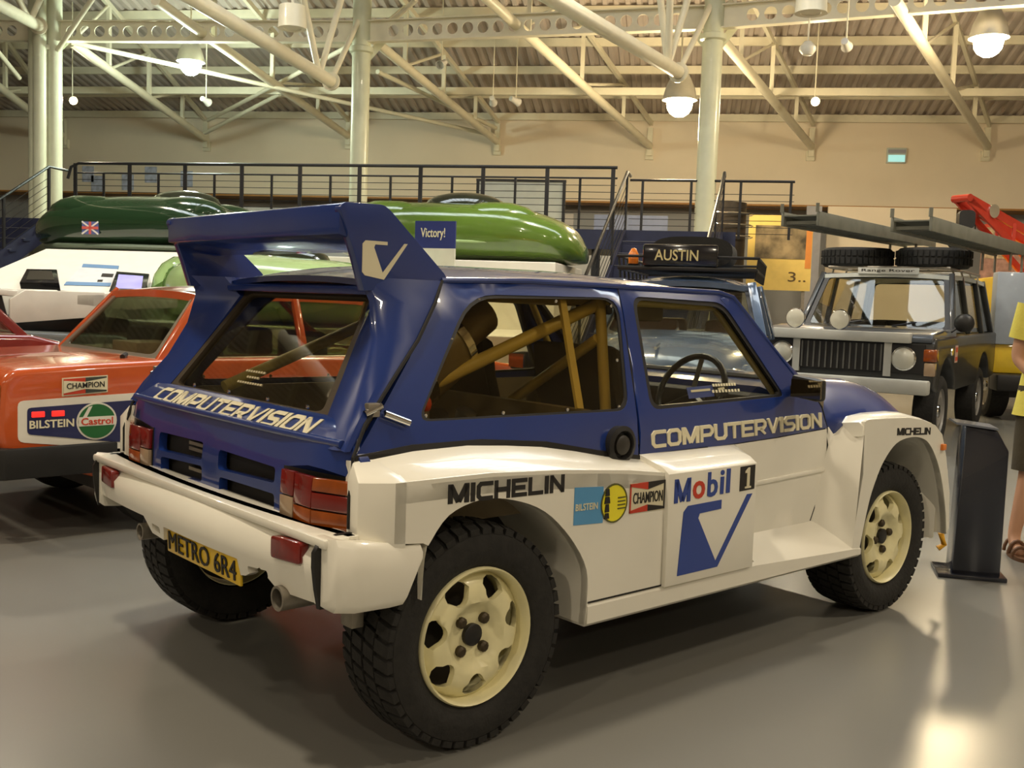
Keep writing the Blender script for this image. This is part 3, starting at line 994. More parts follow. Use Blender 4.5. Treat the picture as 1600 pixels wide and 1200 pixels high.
# rear window, its surround and the thick pillars that grow into the wing end plates
RW = quad_map((-0.355, -0.56, 0.985), (-0.355, 0.56, 0.985), (-0.10, 0.43, 1.362), (-0.10, -0.43, 1.362), (-0.8, 0, 0.55))
rwin = MB().panel([(0, 0), (1, 0), (1, 1), (0, 1)], RW, [], -0.015, -0.019, grid=0.2).build('rear_window', CLEAR, M)
MB().panel([(-0.03, -0.03), (1.03, -0.03), (1.03, 1.03), (-0.03, 1.03)], RW, [rnd([(0.03, 0.035), (0.97, 0.035), (0.965, 0.95), (0.035, 0.95)], 0.05)], -0.005, -0.03).build('window_surround', mat('tan_dark_trim', (0.05, 0.035, 0.018), 0.6), rwin, smooth=0)
for u in (0.12, 0.35, 0.6, 0.85):
    MB().lathe([(0.008, 0), (0.006, 0.005), (0.0, 0.006)], 8, Matrix.Translation(RW(u, 0.06, -0.012)) @ Matrix.Rotation(-pi/2, 4, 'Y')).build('screw', CHROME, rwin)
for u0, u1, v0, v1 in [(a_+0.0165*k, a_+0.0165*k+0.012, v_, v_+0.016) for a_, n_, v_ in ((0.42, 8, 0.25), (0.45, 5, 0.20), (0.41, 10, 0.15)) for k in range(n_)]:
    MB().panel([(1-u0, v0), (1-u1, v0), (1-u1, v1), (1-u0, v1)], RW, [], -0.010, -0.0145).build('small_print', mat('faded_print', (0.42, 0.36, 0.22), 0.6), rwin, smooth=0)
MB().loft([[Vector((-0.155, y, 1.368-0.02)), Vector((-0.15, y, 1.385-0.012)), Vector((-0.02, y, 1.40)), Vector((-0.02, y, 1.36))] for y in (-0.60, -0.3, 0, 0.3, 0.60)]).build('window_header', BLUE, M, bevel=0.006)
for s in (-1, 1):
    secs = []
    for z, xs, yo, xc, yc, xi, yi in ((0.915, -0.400, 0.772, -0.424, 0.735, -0.420, 0.66), (0.985, -0.350, 0.765, -0.385, 0.715, -0.352, 0.565),
                                      (1.10, -0.235, 0.722, -0.310, 0.68, -0.272, 0.52), (1.22, -0.120, 0.680, -0.252, 0.645, -0.196, 0.48),
                                      (1.33, -0.030, 0.642, -0.235, 0.610, -0.130, 0.44), (1.40, 0.018, 0.615, -0.262, 0.590, -0.15, 0.53)):
        secs.append([Vector((xs, s*(yo-0.035), z)), Vector((xs, s*yo, z)), Vector(((xs+xc)/2-0.006, s*((yo+yc)/2+0.018), z)), Vector((xc+0.012, s*(yc+0.010), z)),
                     Vector((xc, s*(yc-0.012), z)), Vector((xi, s*yi, z)), Vector((xi+0.04, s*(yi-0.004), z))])
    MB().loft(secs).build('rear_pillar', BLUE, M, smooth=45)
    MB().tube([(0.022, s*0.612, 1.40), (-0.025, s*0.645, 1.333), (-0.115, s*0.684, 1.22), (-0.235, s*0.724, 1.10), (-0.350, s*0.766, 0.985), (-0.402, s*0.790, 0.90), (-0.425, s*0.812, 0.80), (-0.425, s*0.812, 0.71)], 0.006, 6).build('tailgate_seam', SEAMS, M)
    # wing end plate
    ep = rnd([(-0.262, 1.36), (0.045, 1.385), (0.040, 1.415), (-0.175, 1.600), (-0.200, 1.615), (-0.335, 1.612), (-0.350, 1.595), (-0.298, 1.469)], [0.0, 0.0, 0.02, 0.02, 0.02, 0.02, 0.02, 0.02], 3)
    MB().panel(ep, lambda x, z, d, s=s: Vector((x, s*(0.600+d), z)), [], 0.012, -0.022).build('wing_end_plate', BLUE, M, bevel=0.006)
    # chrome tailgate toggle
    h = MB().lathe([(0.011, -0.03), (0.011, 0.03)], 10, Matrix.Translation((-0.315, s*0.752, 1.025)) @ Matrix.Rotation(1.2, 4, 'Y')).build('tailgate_latch', CHROME, M)
    MB().box(-0.335, -0.295, s*0.748-0.012, s*0.748+0.012, 1.005, 1.045).build('catch', STEEL, h, bevel=0.004)
    MB().tube([(-0.285, s*0.765, 1.015), (-0.205, s*0.775, 0.985)], 0.011, 10).build('pin', CHROME, h)
# wing blade between the end plates
wing = []
for y in (-0.60, -0.3, 0, 0.3, 0.60):
    wing.append([Vector((-0.345, y, 1.606)), Vector((-0.325, y, 1.612)), Vector((-0.20, y, 1.545)), Vector((-0.10, y, 1.50)), Vector((-0.09, y, 1.488)), Vector((-0.14, y, 1.482)), Vector((-0.29, y, 1.506)), Vector((-0.345, y, 1.52))])
MB().loft(wing).build('wing_blade', BLUE, M, smooth=30, bevel=0.004)

# ---- rear bumper with the side wraps, reflectors, number plate, exhausts
BPOLY = [(-0.86, 0.510), (-0.60, 0.505), (-0.52, 0.555), (-0.43, 0.510), (-0.40, 0.505), (-0.395, 0.555), (0.12, 0.555), (0.14, 0.505), (0.24, 0.510), (0.30, 0.56), (0.86, 0.545), (0.86, 0.70), (-0.86, 0.70)]


def bump(y, z, d=0.0):
    x = -0.565 + 0.05*(abs(y)/0.86)**2 + 0.18*max(0, (z-0.665)/0.035)**2*0.35 + 0.02*max(0, (0.6-z)/0.1)
    return Vector((x-d, y, z))


MB().panel(dense(BPOLY, 0.06), bump, [rnd([(-0.56, 0.530), (-0.45, 0.522), (-0.45, 0.545), (-0.56, 0.553)], 0.01, 3), rnd([(0.16, 0.522), (0.23, 0.525), (0.23, 0.548), (0.16, 0.545)], 0.01, 3)], 0, -0.03, grid=0.05).build('rear_bumper', WHITE, M, smooth=50)
MB().box(-0.53, -0.42, -0.86, 0.86, 0.672, 0.700).build('bumper_ledge', WHITE, M, bevel=0.008)
for s in (-1, 1):
    w = []
    for x, y, z0, z1 in ((-0.520, 0.865, 0.515, 0.700), (-0.505, 0.892, 0.503, 0.702), (-0.45, 0.908, 0.497, 0.692), (-0.338, 0.912, 0.495, 0.676), (-0.295, 0.912, 0.497, 0.664), (-0.245, 0.912, 0.60, 0.662)):
        w.append([Vector((x, s*0.80, z0)), Vector((x, s*(y-0.02), z0)), Vector((x, s*y, z0+0.025)), Vector((x, s*y, z1-0.02)), Vector((x, s*(y-0.015), z1)), Vector((x, s*0.80, z1))])
    MB().loft(w).build('bumper_corner', WHITE, M, smooth=45)
    MB().loft([[bump(s*y, z, 0.022) for y in (0.815, 0.830)] + [bump(s*y, z, -0.03) for y in (0.830, 0.815)] for z in (0.505, 0.56, 0.62, 0.66, 0.68, 0.69, 0.703)]).build('rubber_strap', BLACK, M)
    MB().prism(rnd([(s*0.605, 0.605), (s*0.745, 0.610), (s*0.745, 0.672), (s*0.605, 0.668)], 0.012, 3), bump, 0.010, -0.02).build('reflector', LR, M, bevel=0.004)
plate = MB().prism([(0.135, 0.468), (-0.395, 0.468), (-0.395, 0.584), (0.135, 0.584)], lambda y, z, d: Vector((-0.520-d-0.05*(z-0.48), y, z)), 0.014, 0.004).build('number_plate', mat('plate_yellow', (0.80, 0.52, 0.02), 0.35, coat=0.3, var=0.04), M, bevel=0.003)
text('lettering', 'METRO 6R4', lambda u, v, d: Vector((-0.5365-d-0.05*v*0.07, 0.115-u*0.49, 0.480+v*0.062)), INK, plate, 0.002, -0.002)
for y, r in ((-0.63, 0.036), (0.36, 0.030)):
    e = MB().lathe([(r, 0), (r, 0.30), (r*0.8, 0.30), (r*0.8, 0.02), (0, 0.02)], 20, Matrix.Translation((-0.24, y, 0.49)) @ Matrix.Rotation(-pi/2, 4, 'Y')).build('exhaust_pipe', STEEL, M)
    MB().box(-0.42, -0.40, y-0.01, y+0.01, 0.50, 0.56).build('hanger', BLACK, e, smooth=0)
MB().box(-0.40, -0.36, -0.80, -0.74, 0.42, 0.53).build('mounting_bracket', STEEL, M, bevel=0.004)

# ---- underbody, floor, bulkheads
UNDER = mat('underbody_black', (0.02, 0.018, 0.015), 0.8)
MB().box(0.35, 2.80, -0.58, 0.58, 0.28, 0.40).build('underbody', UNDER, M, smooth=0)
MB().box(0.46, 2.02, -0.76, 0.76, 0.30, 0.42).build('cabin_floor', INTERIOR, M, smooth=0)
MB().box(-0.36, 0.46, -0.54, 0.54, 0.50, 0.64).build('engine_tray', UNDER, M, smooth=0)
MB().box(1.90, 1.98, -0.76, 0.76, 0.40, 0.98).build('front_bulkhead', INTERIOR, M, smooth=0)
MB().box(1.66, 1.93, -0.72, 0.72, 0.84, 0.99).build('dashboard', mat('dash_black', (0.03, 0.024, 0.016), 0.7), M, bevel=0.03)
for (x, y) in ((0, 0), (WB, 0)):
    MB().tube([(x, -0.70, 0.34), (x, 0.70, 0.34)], 0.04, 10).build('axle', UNDER, M)
# door trim panels
for s in (-1, 1):
    MB().box(0.80, 1.90, min(s*0.735, s*0.745), max(s*0.735, s*0.745), 0.42, 0.96).build('door_trim', INTERIOR, M, smooth=0)
    MB().box(-0.38, 0.78, min(s*0.72, s*0.73), max(s*0.72, s*0.73), 0.66, 0.965).build('quarter_trim', INTERIOR, M, smooth=0)
# roll cage
def ctube(pts, r=0.02, name='cage_tube'):
    return MB().tube(pts, r, 12).build(name, CAGE, M)


for s in (-1, 1):
    ctube([(0.72, s*0.66, 0.42), (0.74, s*0.655, 0.95), (0.79, s*0.555, 1.36)])
    ctube([(1.80, s*0.68, 0.42), (1.78, s*0.66, 0.98), (1.46, s*0.555, 1.35), (0.79, s*0.555, 1.36)], 0.018)
    ctube([(0.78, s*0.54, 1.34), (-0.16, s*0.50, 0.98)], 0.024)
ctube([(0.79, -0.555, 1.36), (0.79, 0.555, 1.36)])
ctube([(1.46, -0.555, 1.35), (1.46, 0.555, 1.35)], 0.018)
ctube([(0.76, -0.58, 1.22), (0.72, 0.62, 0.50)])
# window rib with rivets on each quarter window
for s in (-1, 1):
    r_ = MB().bar((0.555, s*(ys(1.36)-0.03), 1.355), (0.530, s*(ys(0.99)-0.03), 0.99), 0.03, 0.012, up=(0, 1, 0)).build('window_rib', CAGE, M, smooth=0)
# engine air boxes and trumpets behind the seats
AIR = mat('air_box_bronze', (0.13, 0.095, 0.045), 0.4, coat=0.3, var=0.2)
for s in (-1,):
    a, b = Vector((-0.02, s*0.42, 1.05)), Vector((0.36, s*0.40, 1.30))
    can = MB().tube([a, a+(b-a)*0.6], 0.125, 22).build('air_cleaner', AIR, M, bevel=0.012)
    MB().tube([a+(b-a)*0.6, b], 0.075, 18).build('intake_duct', AIR, can)
    for k in (0.12, 0.55):
        MB().tube([a+(b-a)*k, a+(b-a)*(k+0.07)], 0.129, 22).build('clamp_band', CHROME, can)
MB().box(-0.28, 0.55, -0.40, 0.40, 0.62, 0.86).build('engine', mat('engine_alloy', (0.12, 0.095, 0.055), 0.5, metal=0.5, var=0.3, scale=12), M, bevel=0.03)
for k in range(6):
    x = -0.18 + 0.13*k
    MB().tube([(x, -0.16, 0.85), (x, -0.20, 0.93)], 0.03, 12, r2=0.04).build('intake_trumpet', STEEL, M)
MB().box(0.58, 0.62, -0.70, 0.70, 0.42, 0.98).build('rear_bulkhead', INTERIOR, M, smooth=0)
MB().ball((-0.06, -0.63, 1.02), 0.035).build('fuel_cap_red', mat('red_cap', (0.55, 0.06, 0.02), 0.35), M)
MB().tube([(-0.06, -0.63, 0.94), (-0.06, -0.63, 1.0)], 0.028, 12).build('filler_neck', STEEL, M)
# seats, steering wheel
SEATF = mat('dark_seat_cloth', (0.035, 0.028, 0.022), 0.9, var=0.2)
for s in (-1, 1):
    MB().loft([[Vector((x, s*0.37+y, z)) for y in (-0.22, 0.22)] + [Vector((x+0.08, s*0.37+y, z-0.02)) for y in (0.22, -0.22)]
               for x, z in ((1.02, 0.55), (0.92, 0.80), (0.84, 1.05), (0.82, 1.20))]).build('seat_back', SEATF, M, bevel=0.03)
    MB().box(0.98, 1.45, s*0.37-0.23, s*0.37+0.23, 0.46, 0.60).build('seat_cushion', SEATF, M, bevel=0.04)
mw = Matrix.Translation((1.58, -0.36, 0.98)) @ Matrix.Rotation(-1.15, 4, 'Y')
sw = MB().tube([mw @ Vector((0.17*cos(2*pi*k/28), 0.17*sin(2*pi*k/28), 0)) for k in range(29)], 0.014, 8, caps=False).build('steering_wheel', BLACK, M)
for k in range(3):
    a = 2*pi*k/3
    MB().bar(mw @ Vector((0, 0, -0.01)), mw @ Vector((0.165*cos(a), 0.165*sin(a), 0)), 0.025, 0.004).build('spoke', STEEL, sw, smooth=0)
MB().tube([mw @ Vector((0, 0, 0)), mw @ Vector((0, 0, -0.3))], 0.02, 10).build('steering_column', BLACK, M)
MB().box(1.30, 1.36, -0.09, 0.09, 1.30, 1.36).build('interior_mirror', BLACK, M, bevel=0.012)
# sun visor seen at the top of the door window
MB().box(0.92, 1.18, -0.53, -0.50, 1.285, 1.365).build('sun_visor', mat('visor_tan', (0.10, 0.075, 0.03), 0.7), M, bevel=0.012)

# door mirrors
for s in (-1, 1):
    mr = MB().loft([[Vector((x, s*y, z)) for y, z in ((0.80, 1.00), (0.80+w, 0.985), (0.80+w, 1.075), (0.80, 1.09))] for x, w in ((1.66, 0.13), (1.72, 0.13), (1.76, 0.09))]).build('door_mirror', BLACK, M, bevel=0.015)
    MB().box(1.652, 1.662, min(s*0.81, s*0.945), max(s*0.81, s*0.925), 1.0, 1.072).build('mirror_glass', mat('mirror_silver', (0.35, 0.30, 0.22), 0.05, metal=1.0), mr, smooth=0)
    MB().tube([(1.76, s*0.74, 1.02), (1.75, s*0.82, 1.03)], 0.02, 10).build('mirror_arm', BLACK, mr)

# ---- lettering and marks, both flanks
def block_text(nm, word, fmap, m, parent, d0, d1, slant=0.0, t=0.2):
    """squared-off wide capitals on the unit square"""
    a, b, c = 0.1, 0.9, 0.15
    G = {'C': [[(1, .9), (a+c, .9), (a, .9-c), (a, .1+c), (a+c, .1), (1, .1)]],
         'O': [[(.5, .9), (a+c, .9), (a, .9-c), (a, .1+c), (a+c, .1), (b-c, .1), (b, .1+c), (b, .9-c), (b-c, .9), (.5, .9)]],
         'M': [[(a, 0), (a, 1)], [(b, 0), (b, 1)], [(a+.02, .93), (.5, .06)], [(b-.02, .93), (.5, .06)]],
         'P': [[(a, 0), (a, .9), (b-c, .9), (b, .9-c), (b, .4+c), (b-c, .4), (a, .4)]],
         'U': [[(a, 1), (a, .1+c), (a+c, .1), (b-c, .1), (b, .1+c), (b, 1)]],
         'T': [[(0, .9), (1, .9)], [(.5, .9), (.5, 0)]],
         'E': [[(1, .9), (a, .9), (a, .1), (1, .1)], [(a, .5), (.88, .5)]],
         'R': [[(a, 0), (a, .9), (b-c, .9), (b, .9-c), (b, .42+c), (b-c, .42), (a, .42)], [(.45, .42), (.9, .0)]],
         'V': [[(.08, 1), (.5, .04)], [(.92, 1), (.5, .04)]],
         'I': [[(.5, 0), (.5, 1)]],
         'H': [[(a, 0), (a, 1)], [(b, 0), (b, 1)], [(a, .5), (b, .5)]],
         'L': [[(a, 1), (a, .1), (1, .1)]],
         'S': [[(1, .9), (a+c, .9), (a, .9-c), (a, .5+c), (a+c, .5), (b-c, .5), (b, .5-c), (b, .1+c), (b-c, .1), (0, .1)]],
         'N': [[(a, 0), (a, 1)], [(b, 0), (b, 1)], [(a, .95), (b, .05)]]}
    wid = {'I': 0.26, 'M': 1.25, 'V': 1.05}
    gap = 0.10
    tot = sum(wid.get(ch, 1.0) for ch in word)+gap*(len(word)-1)
    mb = MB()
    x = 0.0
    for ch in word:
        w = wid.get(ch, 1.0)
        for path in G[ch]:
            P = [Vector(p) for p in path]
            L, R2 = [], []
            for i, p in enumerate(P):
                dn = []
                if i > 0:
                    dn.append((P[i]-P[i-1]).normalized())
                if i < len(P)-1:
                    dn.append((P[i+1]-P[i]).normalized())
                d = sum(dn, Vector((0, 0))).normalized()
                nrm = Vector((-d.y, d.x))
                k = t/2/max(0.5, nrm.dot(Vector((-dn[0].y, dn[0].x))))
                L.append(p+nrm*k)
                R2.append(p-nrm*k)
            for i in range(len(P)-1):
                q = []
                for v in (R2[i], R2[i+1], L[i+1], L[i]):
                    vv = min(1, max(0, v.y))
                    uu = min(1, max(0, v.x)) if ch != 'I' else min(1, max(0, (v.x-.5)/.2+.5))
                    q.append(((x+uu*w+slant*(vv-0.5))/tot, vv))
                mb.prism(q, fmap, d0, d1)
        x += w+gap
    return mb.build(nm, m, parent, smooth=0)


def flank_text(nm, s_, x0, x1, z0, z1, y, m_, sd, dz=0.0, bold=0.0, par=None, **kw):
    """reads left to right from outside on either side; dz lifts the far end"""
    def f(u, v, d):
        x = (x0+(x1-x0)*u) if sd < 0 else (x1-(x1-x0)*u)
        k = (x-x0)/(x1-x0)
        z = z0+(z1-z0)*v+dz*k
        yy = ys(z) if y is None else y
        return Vector((x, sd*(yy+d), z))
    return text(nm, s_, f, m_, par or M, bold=bold, **kw)


for s in (-1, 1):
    block_text('name_lettering', 'COMPUTERVISION', lambda u, v, d, s=s: Vector(((0.836+1.084*u) if s < 0 else (1.920-1.084*u), s*(ys(0.842+0.06*v)+d), 0.842+0.062*v+0.016*(u if s < 0 else 1-u))), LETTER, M, 0.003, -0.012)
    def mich(x0, x1, z0, h, dz, s=s):
        return lambda u, v, d: Vector(((x0+(x1-x0)*u) if s < 0 else (x1-(x1-x0)*u), s*(0.905+d), z0+h*v+dz*(u if s < 0 else 1-u)))
    block_text('tyre_lettering', 'MICHELIN', mich(-0.158, 0.300, 0.766, 0.056, -0.009), INK, M, 0.002, -0.004, t=0.25)
    block_text('tyre_lettering', 'MICHELIN', mich(2.350, 2.655, 0.811, 0.033, -0.014), INK, M, 0.002, -0.004, t=0.25)
    fl = flat(0.905, s)
    ins = lambda x0, x1, sd=s: (x0, x1)
    # blue square and yellow disc
    b_ = MB().prism([(0.347, 0.645), (0.480, 0.638), (0.478, 0.757), (0.347, 0.766)], fl, 0.002, -0.004).build('blue_decal', mat('sky_blue_decal', (0.10, 0.32, 0.58), 0.4), M, smooth=0)
    flank_text('lettering', 'BILSTEIN', 0.352, 0.452, 0.690, 0.712, 0.907, LETTER, s, -0.003, bold=0.01, par=b_, d0=0.002, d1=-0.002)
    y_ = MB().prism(circle(0.530, 0.698, 0.062, 28, 0.064), fl, 0.003, -0.004).build('yellow_disc_decal', mat('yellow_decal', (0.85, 0.75, 0.03), 0.4), M, smooth=0)
    MB().panel(circle(0.530, 0.698, 0.063, 28, 0.065), fl, [circle(0.530, 0.698, 0.058, 28, 0.060)], 0.0045, 0.0).build('ring', mat('olive_ink', (0.10, 0.10, 0.02), 0.5), y_, smooth=0)
    for dx, z0, z1, w in ((-0.035, 0.725, 0.748, 0.010), (-0.035, 0.700, 0.722, 0.013), (-0.035, 0.672, 0.697, 0.010), (-0.035, 0.650, 0.668, 0.011)):
        x = 0.530+dx
        MB().prism([(x-w, z0), (x+w, z0), (x+w*0.7, z1), (x-w*0.7, z1)], fl, 0.006, 0.0).build('strut_emblem', INK, y_, smooth=0)
    for z in (0.712, 0.700, 0.688, 0.676):
        MB().prism([(0.546, z), (0.582, z), (0.582, z+0.004), (0.546, z+0.004)], fl, 0.005, 0.0).build('print_line', mat('olive_ink', (0.10, 0.10, 0.02), 0.5), y_, smooth=0)
    # bow-tie plug maker's mark
    c0, c1, z0, z1 = 0.606, 0.782, 0.654, 0.754
    ch = MB().prism([(c0, z0), (c1, z0-0.004), (c1, z1-0.004), (c0, z1)], fl, 0.002, -0.004).build('plug_decal', mat('cream_decal', (0.72, 0.66, 0.46), 0.45), M, smooth=0)
    cm = (c0+c1)/2
    sgn = 1
    for (xa, xb, m_) in ((c0, cm, RED), (c1, cm, INK)):
        if s > 0:
            m_ = INK if m_ is RED else RED
        MB().prism([(xa, z1-0.001), (xb, z1-0.001), (xb, z1-0.026), (xa, z1-0.010)], fl, 0.004, 0.0).build('corner_wedge', m_, ch, smooth=0)
        MB().prism([(xa, z0), (xb, z0), (xb, z0+0.022), (xa, z0+0.008)], fl, 0.004, 0.0).build('corner_wedge', m_, ch, smooth=0)
        MB().prism([(xa, z0), (xa+(0.005 if xa < cm else -0.005), z0), (xa+(0.005 if xa < cm else -0.005), z1-0.002), (xa, z1-0.002)], fl, 0.004, 0.0).build('edge_bar', m_, ch, smooth=0)
    flank_text('lettering', 'CHAMPION', c0+0.016, c1-0.010, 0.684, 0.722, 0.907, INK, s, -0.003, bold=0.006, par=ch, d0=0.002, d1=-0.002)
    # oil maker's name on the pod: blue letters, red o, black square numeral
    X_ = (lambda x: x) if s < 0 else (lambda x: 2.076-x)
    PY = 0.920
    for sx, (a, b, z0, z1, m_) in (('o', (0.918, 0.985, 0.672, 0.736, RED)), ('b', (1.000, 1.058, 0.672, 0.762, DBLUE)), ('i', (1.072, 1.094, 0.676, 0.764, DBLUE)), ('l', (1.108, 1.130, 0.677, 0.766, DBLUE))):
        lo, hi = sorted((X_(a), X_(b)))
        flank_text('name_letter', sx, lo, hi, z0, z1, PY, m_, s, 0.0, bold=0.02, d0=0.0025, d1=-0.004)
    lo, hi = sorted((X_(0.818), X_(0.905)))
    block_text('name_letter', 'M', lambda u, v, d, lo=lo, hi=hi, s=s: Vector(((lo+(hi-lo)*u) if s < 0 else (hi-(hi-lo)*u), s*(PY+d), 0.668+0.084*v)), DBLUE, M, 0.0025, -0.004, t=0.24)
    lo, hi = sorted((X_(1.190), X_(1.280)))
    sq = MB().prism([(lo, 0.675), (hi, 0.677), (hi, 0.768), (lo, 0.766)], flat(PY, s), 0.002, -0.006).build('numeral_square', INK, M, smooth=0)
    f1 = [(0.030, 0.683), (0.066, 0.683), (0.066, 0.690), (0.056, 0.690), (0.056, 0.760), (0.046, 0.760), (0.028, 0.748), (0.028, 0.741), (0.040, 0.741), (0.040, 0.690), (0.030, 0.690)]
    MB().panel([((lo+x) if s < 0 else (hi-x), z) for x, z in f1], flat(PY, s), [], 0.004, 0.0).build('numeral', LETTER, sq, smooth=0)
    # big angular emblem on the pod
    em = [(0.853, 0.408), (1.078, 0.409), (1.27, 0.660), (1.238, 0.660), (1.066, 0.432), (0.955, 0.602), (0.962, 0.618), (1.085, 0.622), (1.085, 0.655), (0.895, 0.652), (0.872, 0.632)]
    if s > 0:
        em = [(X_(x), z) for x, z in em]
    MB().panel(em, flat(PY, s), [], 0.002, -0.006).build('angular_emblem', DBLUE, M, smooth=0)
    # cream emblem on the wing end plate
    e2 = [(-0.262, 1.405), (-0.195, 1.395), (-0.112, 1.505), (-0.124, 1.505), (-0.200, 1.415), (-0.232, 1.488), (-0.228, 1.497), (-0.185, 1.497), (-0.185, 1.507), (-0.262, 1.507), (-0.272, 1.497), (-0.272, 1.415)]
    if s > 0:
        e2 = [(-0.384-x, z) for x, z in e2]
    MB().panel(e2, flat(0.612, s), [], 0.002, -0.003).build('plate_emblem', LETTER, M, smooth=0)
block_text('name_lettering', 'COMPUTERVISION', lambda u, v, d: tail(0.545-1.12*u, 0.936+v*0.047, 0.004+d), LETTER, M, 0.004, -0.006, slant=0.35)
for z, a, b in ((1.045, 1.25, 1.40), (1.022, 1.24, 1.42)):
    for k in range(9):
        xx = a+(b-a)*k/9
        MB().prism([(xx, z), (xx+0.011, z), (xx+0.011, z+0.010), (xx, z+0.010)], side(-1, -0.012), 0.001, -0.001).build('window_print', LETTER, M, smooth=0)

for x0, x1, z0, z1, m_ in ((1.10, 1.255, 1.004, 1.045, mat('sticker_blue', (0.06, 0.09, 0.30), 0.5)), (1.265, 1.345, 1.006, 1.048, INK)):
    st_ = MB().prism([(x0, z0), (x1, z0+0.004), (x1, z1+0.004), (x0, z1)], side(-1, -0.018), 0.0, -0.002).build('window_sticker', m_, M, smooth=0)
    MB().prism([(x0+0.02, z1-0.018), (x1-0.02, z1-0.015), (x1-0.02, z1-0.007), (x0+0.02, z1-0.010)], side(-1, -0.018), 0.002, 0.0).build('sticker_print', LETTER, st_, smooth=0)

# ---- wheels
TR_ = 0.341
tw = 0.225


def wheel_proto(name, parent, loc, s):
    """axis along y; outer face towards s"""
    w = bpy.data.objects.new(name, None)
    w.location = loc
    w.empty_display_size = 0.1
    link(w, parent)
    R_ = Matrix.Rotation(-s*pi/2, 4, 'X')
    h = tw/2
    MB().lathe([(0.205, h-0.02), (0.225, h), (0.27, h+0.012), (0.31, h+0.004), (0.326, h-0.02), (0.329, 0), (0.326, -h+0.02), (0.31, -h-0.004), (0.27, -h-0.012), (0.225, -h), (0.205, -h+0.02)], 56, R_).build('tyre', RUBBER, w)
    tr = MB()
    n = 44
    for k in range(n):
        for row, (a, b, ph) in enumerate(((0.062, 0.116, 0.0), (0.008, 0.056, 0.5), (-0.05, -0.003, 0.15), (-0.116, -0.058, 0.6))):
            t0 = 2*pi*(k+ph)/n
            t1 = t0+2*pi/n*0.72
            vs = []
            for rr in (0.322, 0.3405):
                for hh, sk in ((a, 0.0), (b, 0.25)):
                    o_ = sk*2*pi/n
                    r2 = rr if abs(hh) < 0.11 else rr-0.010
                    vs += [R_ @ Vector((r2*cos(t0+o_), r2*sin(t0+o_), hh)), R_ @ Vector((r2*cos(t1+o_), r2*sin(t1+o_), hh))]
            tr.add(vs, [(0, 1, 3, 2), (4, 6, 7, 5), (0, 4, 5, 1), (2, 3, 7, 6), (0, 2, 6, 4), (1, 5, 7, 3)])
    t_ = tr.build('tread_blocks', RUBBER, w, smooth=0)
    t_['kind'] = 'stuff'
    rim = MB().lathe([(0.196, -h+0.03), (0.190, h-0.055), (0.198, h-0.035), (0.199, h-0.004), (0.206, h+0.004), (0.211, h-0.002), (0.211, h-0.02), (0.204, h-0.045), (0.20, -h+0.03)], 56, R_, closed=True).build('rim', CREAM, w)

    def disc(x, z, d=0.0):
        r = sqrt(x*x+z*z)
        y = lerp_tab([(0, 0.020), (0.045, 0.020), (0.085, 0.024), (0.105, 0.052), (0.15, 0.050), (0.175, 0.030), (0.196, 0.010)], r)
        return R_ @ Vector((x, z, h-0.058+y+d))
    holes = []
    for k in range(7):
        a = 2*pi*k/7+0.25
        pts = []
        for t in range(14):
            q = 2*pi*t/14
            r_ = 0.150+0.036*cos(q)
            aa = a+(0.29 if cos(q) > 0 else 0.22)*sin(q)
            pts.append((r_*cos(aa), r_*sin(aa)))
        holes.append(pts)
    MB().panel(circle(0, 0, 0.194, 56), disc, holes, 0.0, -0.022, grid=0.017).build('wheel_face', CREAM, rim, smooth=50)
    MB().lathe([(0.034, h-0.06), (0.034, h-0.024), (0.028, h-0.020), (0, h-0.020)], 20, R_).build('hub_cap', BLACK, rim)
    for k in range(4):
        a = pi/4+k*pi/2
        MB().lathe([(0.017, h-0.05), (0.017, h-0.022), (0.010, h-0.016), (0, h-0.016)], 10, R_ @ Matrix.Translation((0.062*cos(a), 0.062*sin(a), 0))).build('wheel_nut', mat('dark_nut', (0.06, 0.045, 0.025), 0.5, metal=0.5), rim)
    MB().lathe([(0.188, -0.03), (0.188, -0.012), (0.05, -0.005), (0.0, -0.005)], 30, R_).build('brake_disc', mat('cast_iron_brake', (0.07, 0.062, 0.055), 0.55, metal=0.6), w)
    return w


YW = 0.871-tw/2
w0 = wheel_proto('wheel', M, (0, -YW, TR_), -1)
w1 = copy_tree(w0, M)
w1.location = (WB, -YW, TR_)
for p in (w0, w1):
    p['label'] = 'cream seven-hole wheel with black knobbly tyre'
w1.rotation_euler = (0, 0.6, 0)
for x in (0, WB):
    w2 = copy_tree(w0, M)
    w2.location = (x, YW, TR_)
    w2.rotation_euler = (0, 0, pi)
# ================================================================== fittings of the hall
def aim(o, target):
    d = Vector(target)-o.location
    o.rotation_euler = d.to_track_quat('-Z', 'Y').to_euler()


HOUSING = mat('lamp_housing_grey', (0.45, 0.43, 0.38), 0.4, metal=0.3)
GLOW = mat('warm_lamp_glow', (1, 0.9, 0.7), 0.5, emit=(1.0, 0.80, 0.45), es=30)
GLOWG = mat('green_white_lamp_glow', (0.8, 1, 0.9), 0.5, emit=(0.65, 1.0, 0.80), es=30)
GLOWH = mat('high_bay_glow', (1, 0.9, 0.7), 0.5, emit=LAMP_COL, es=6)

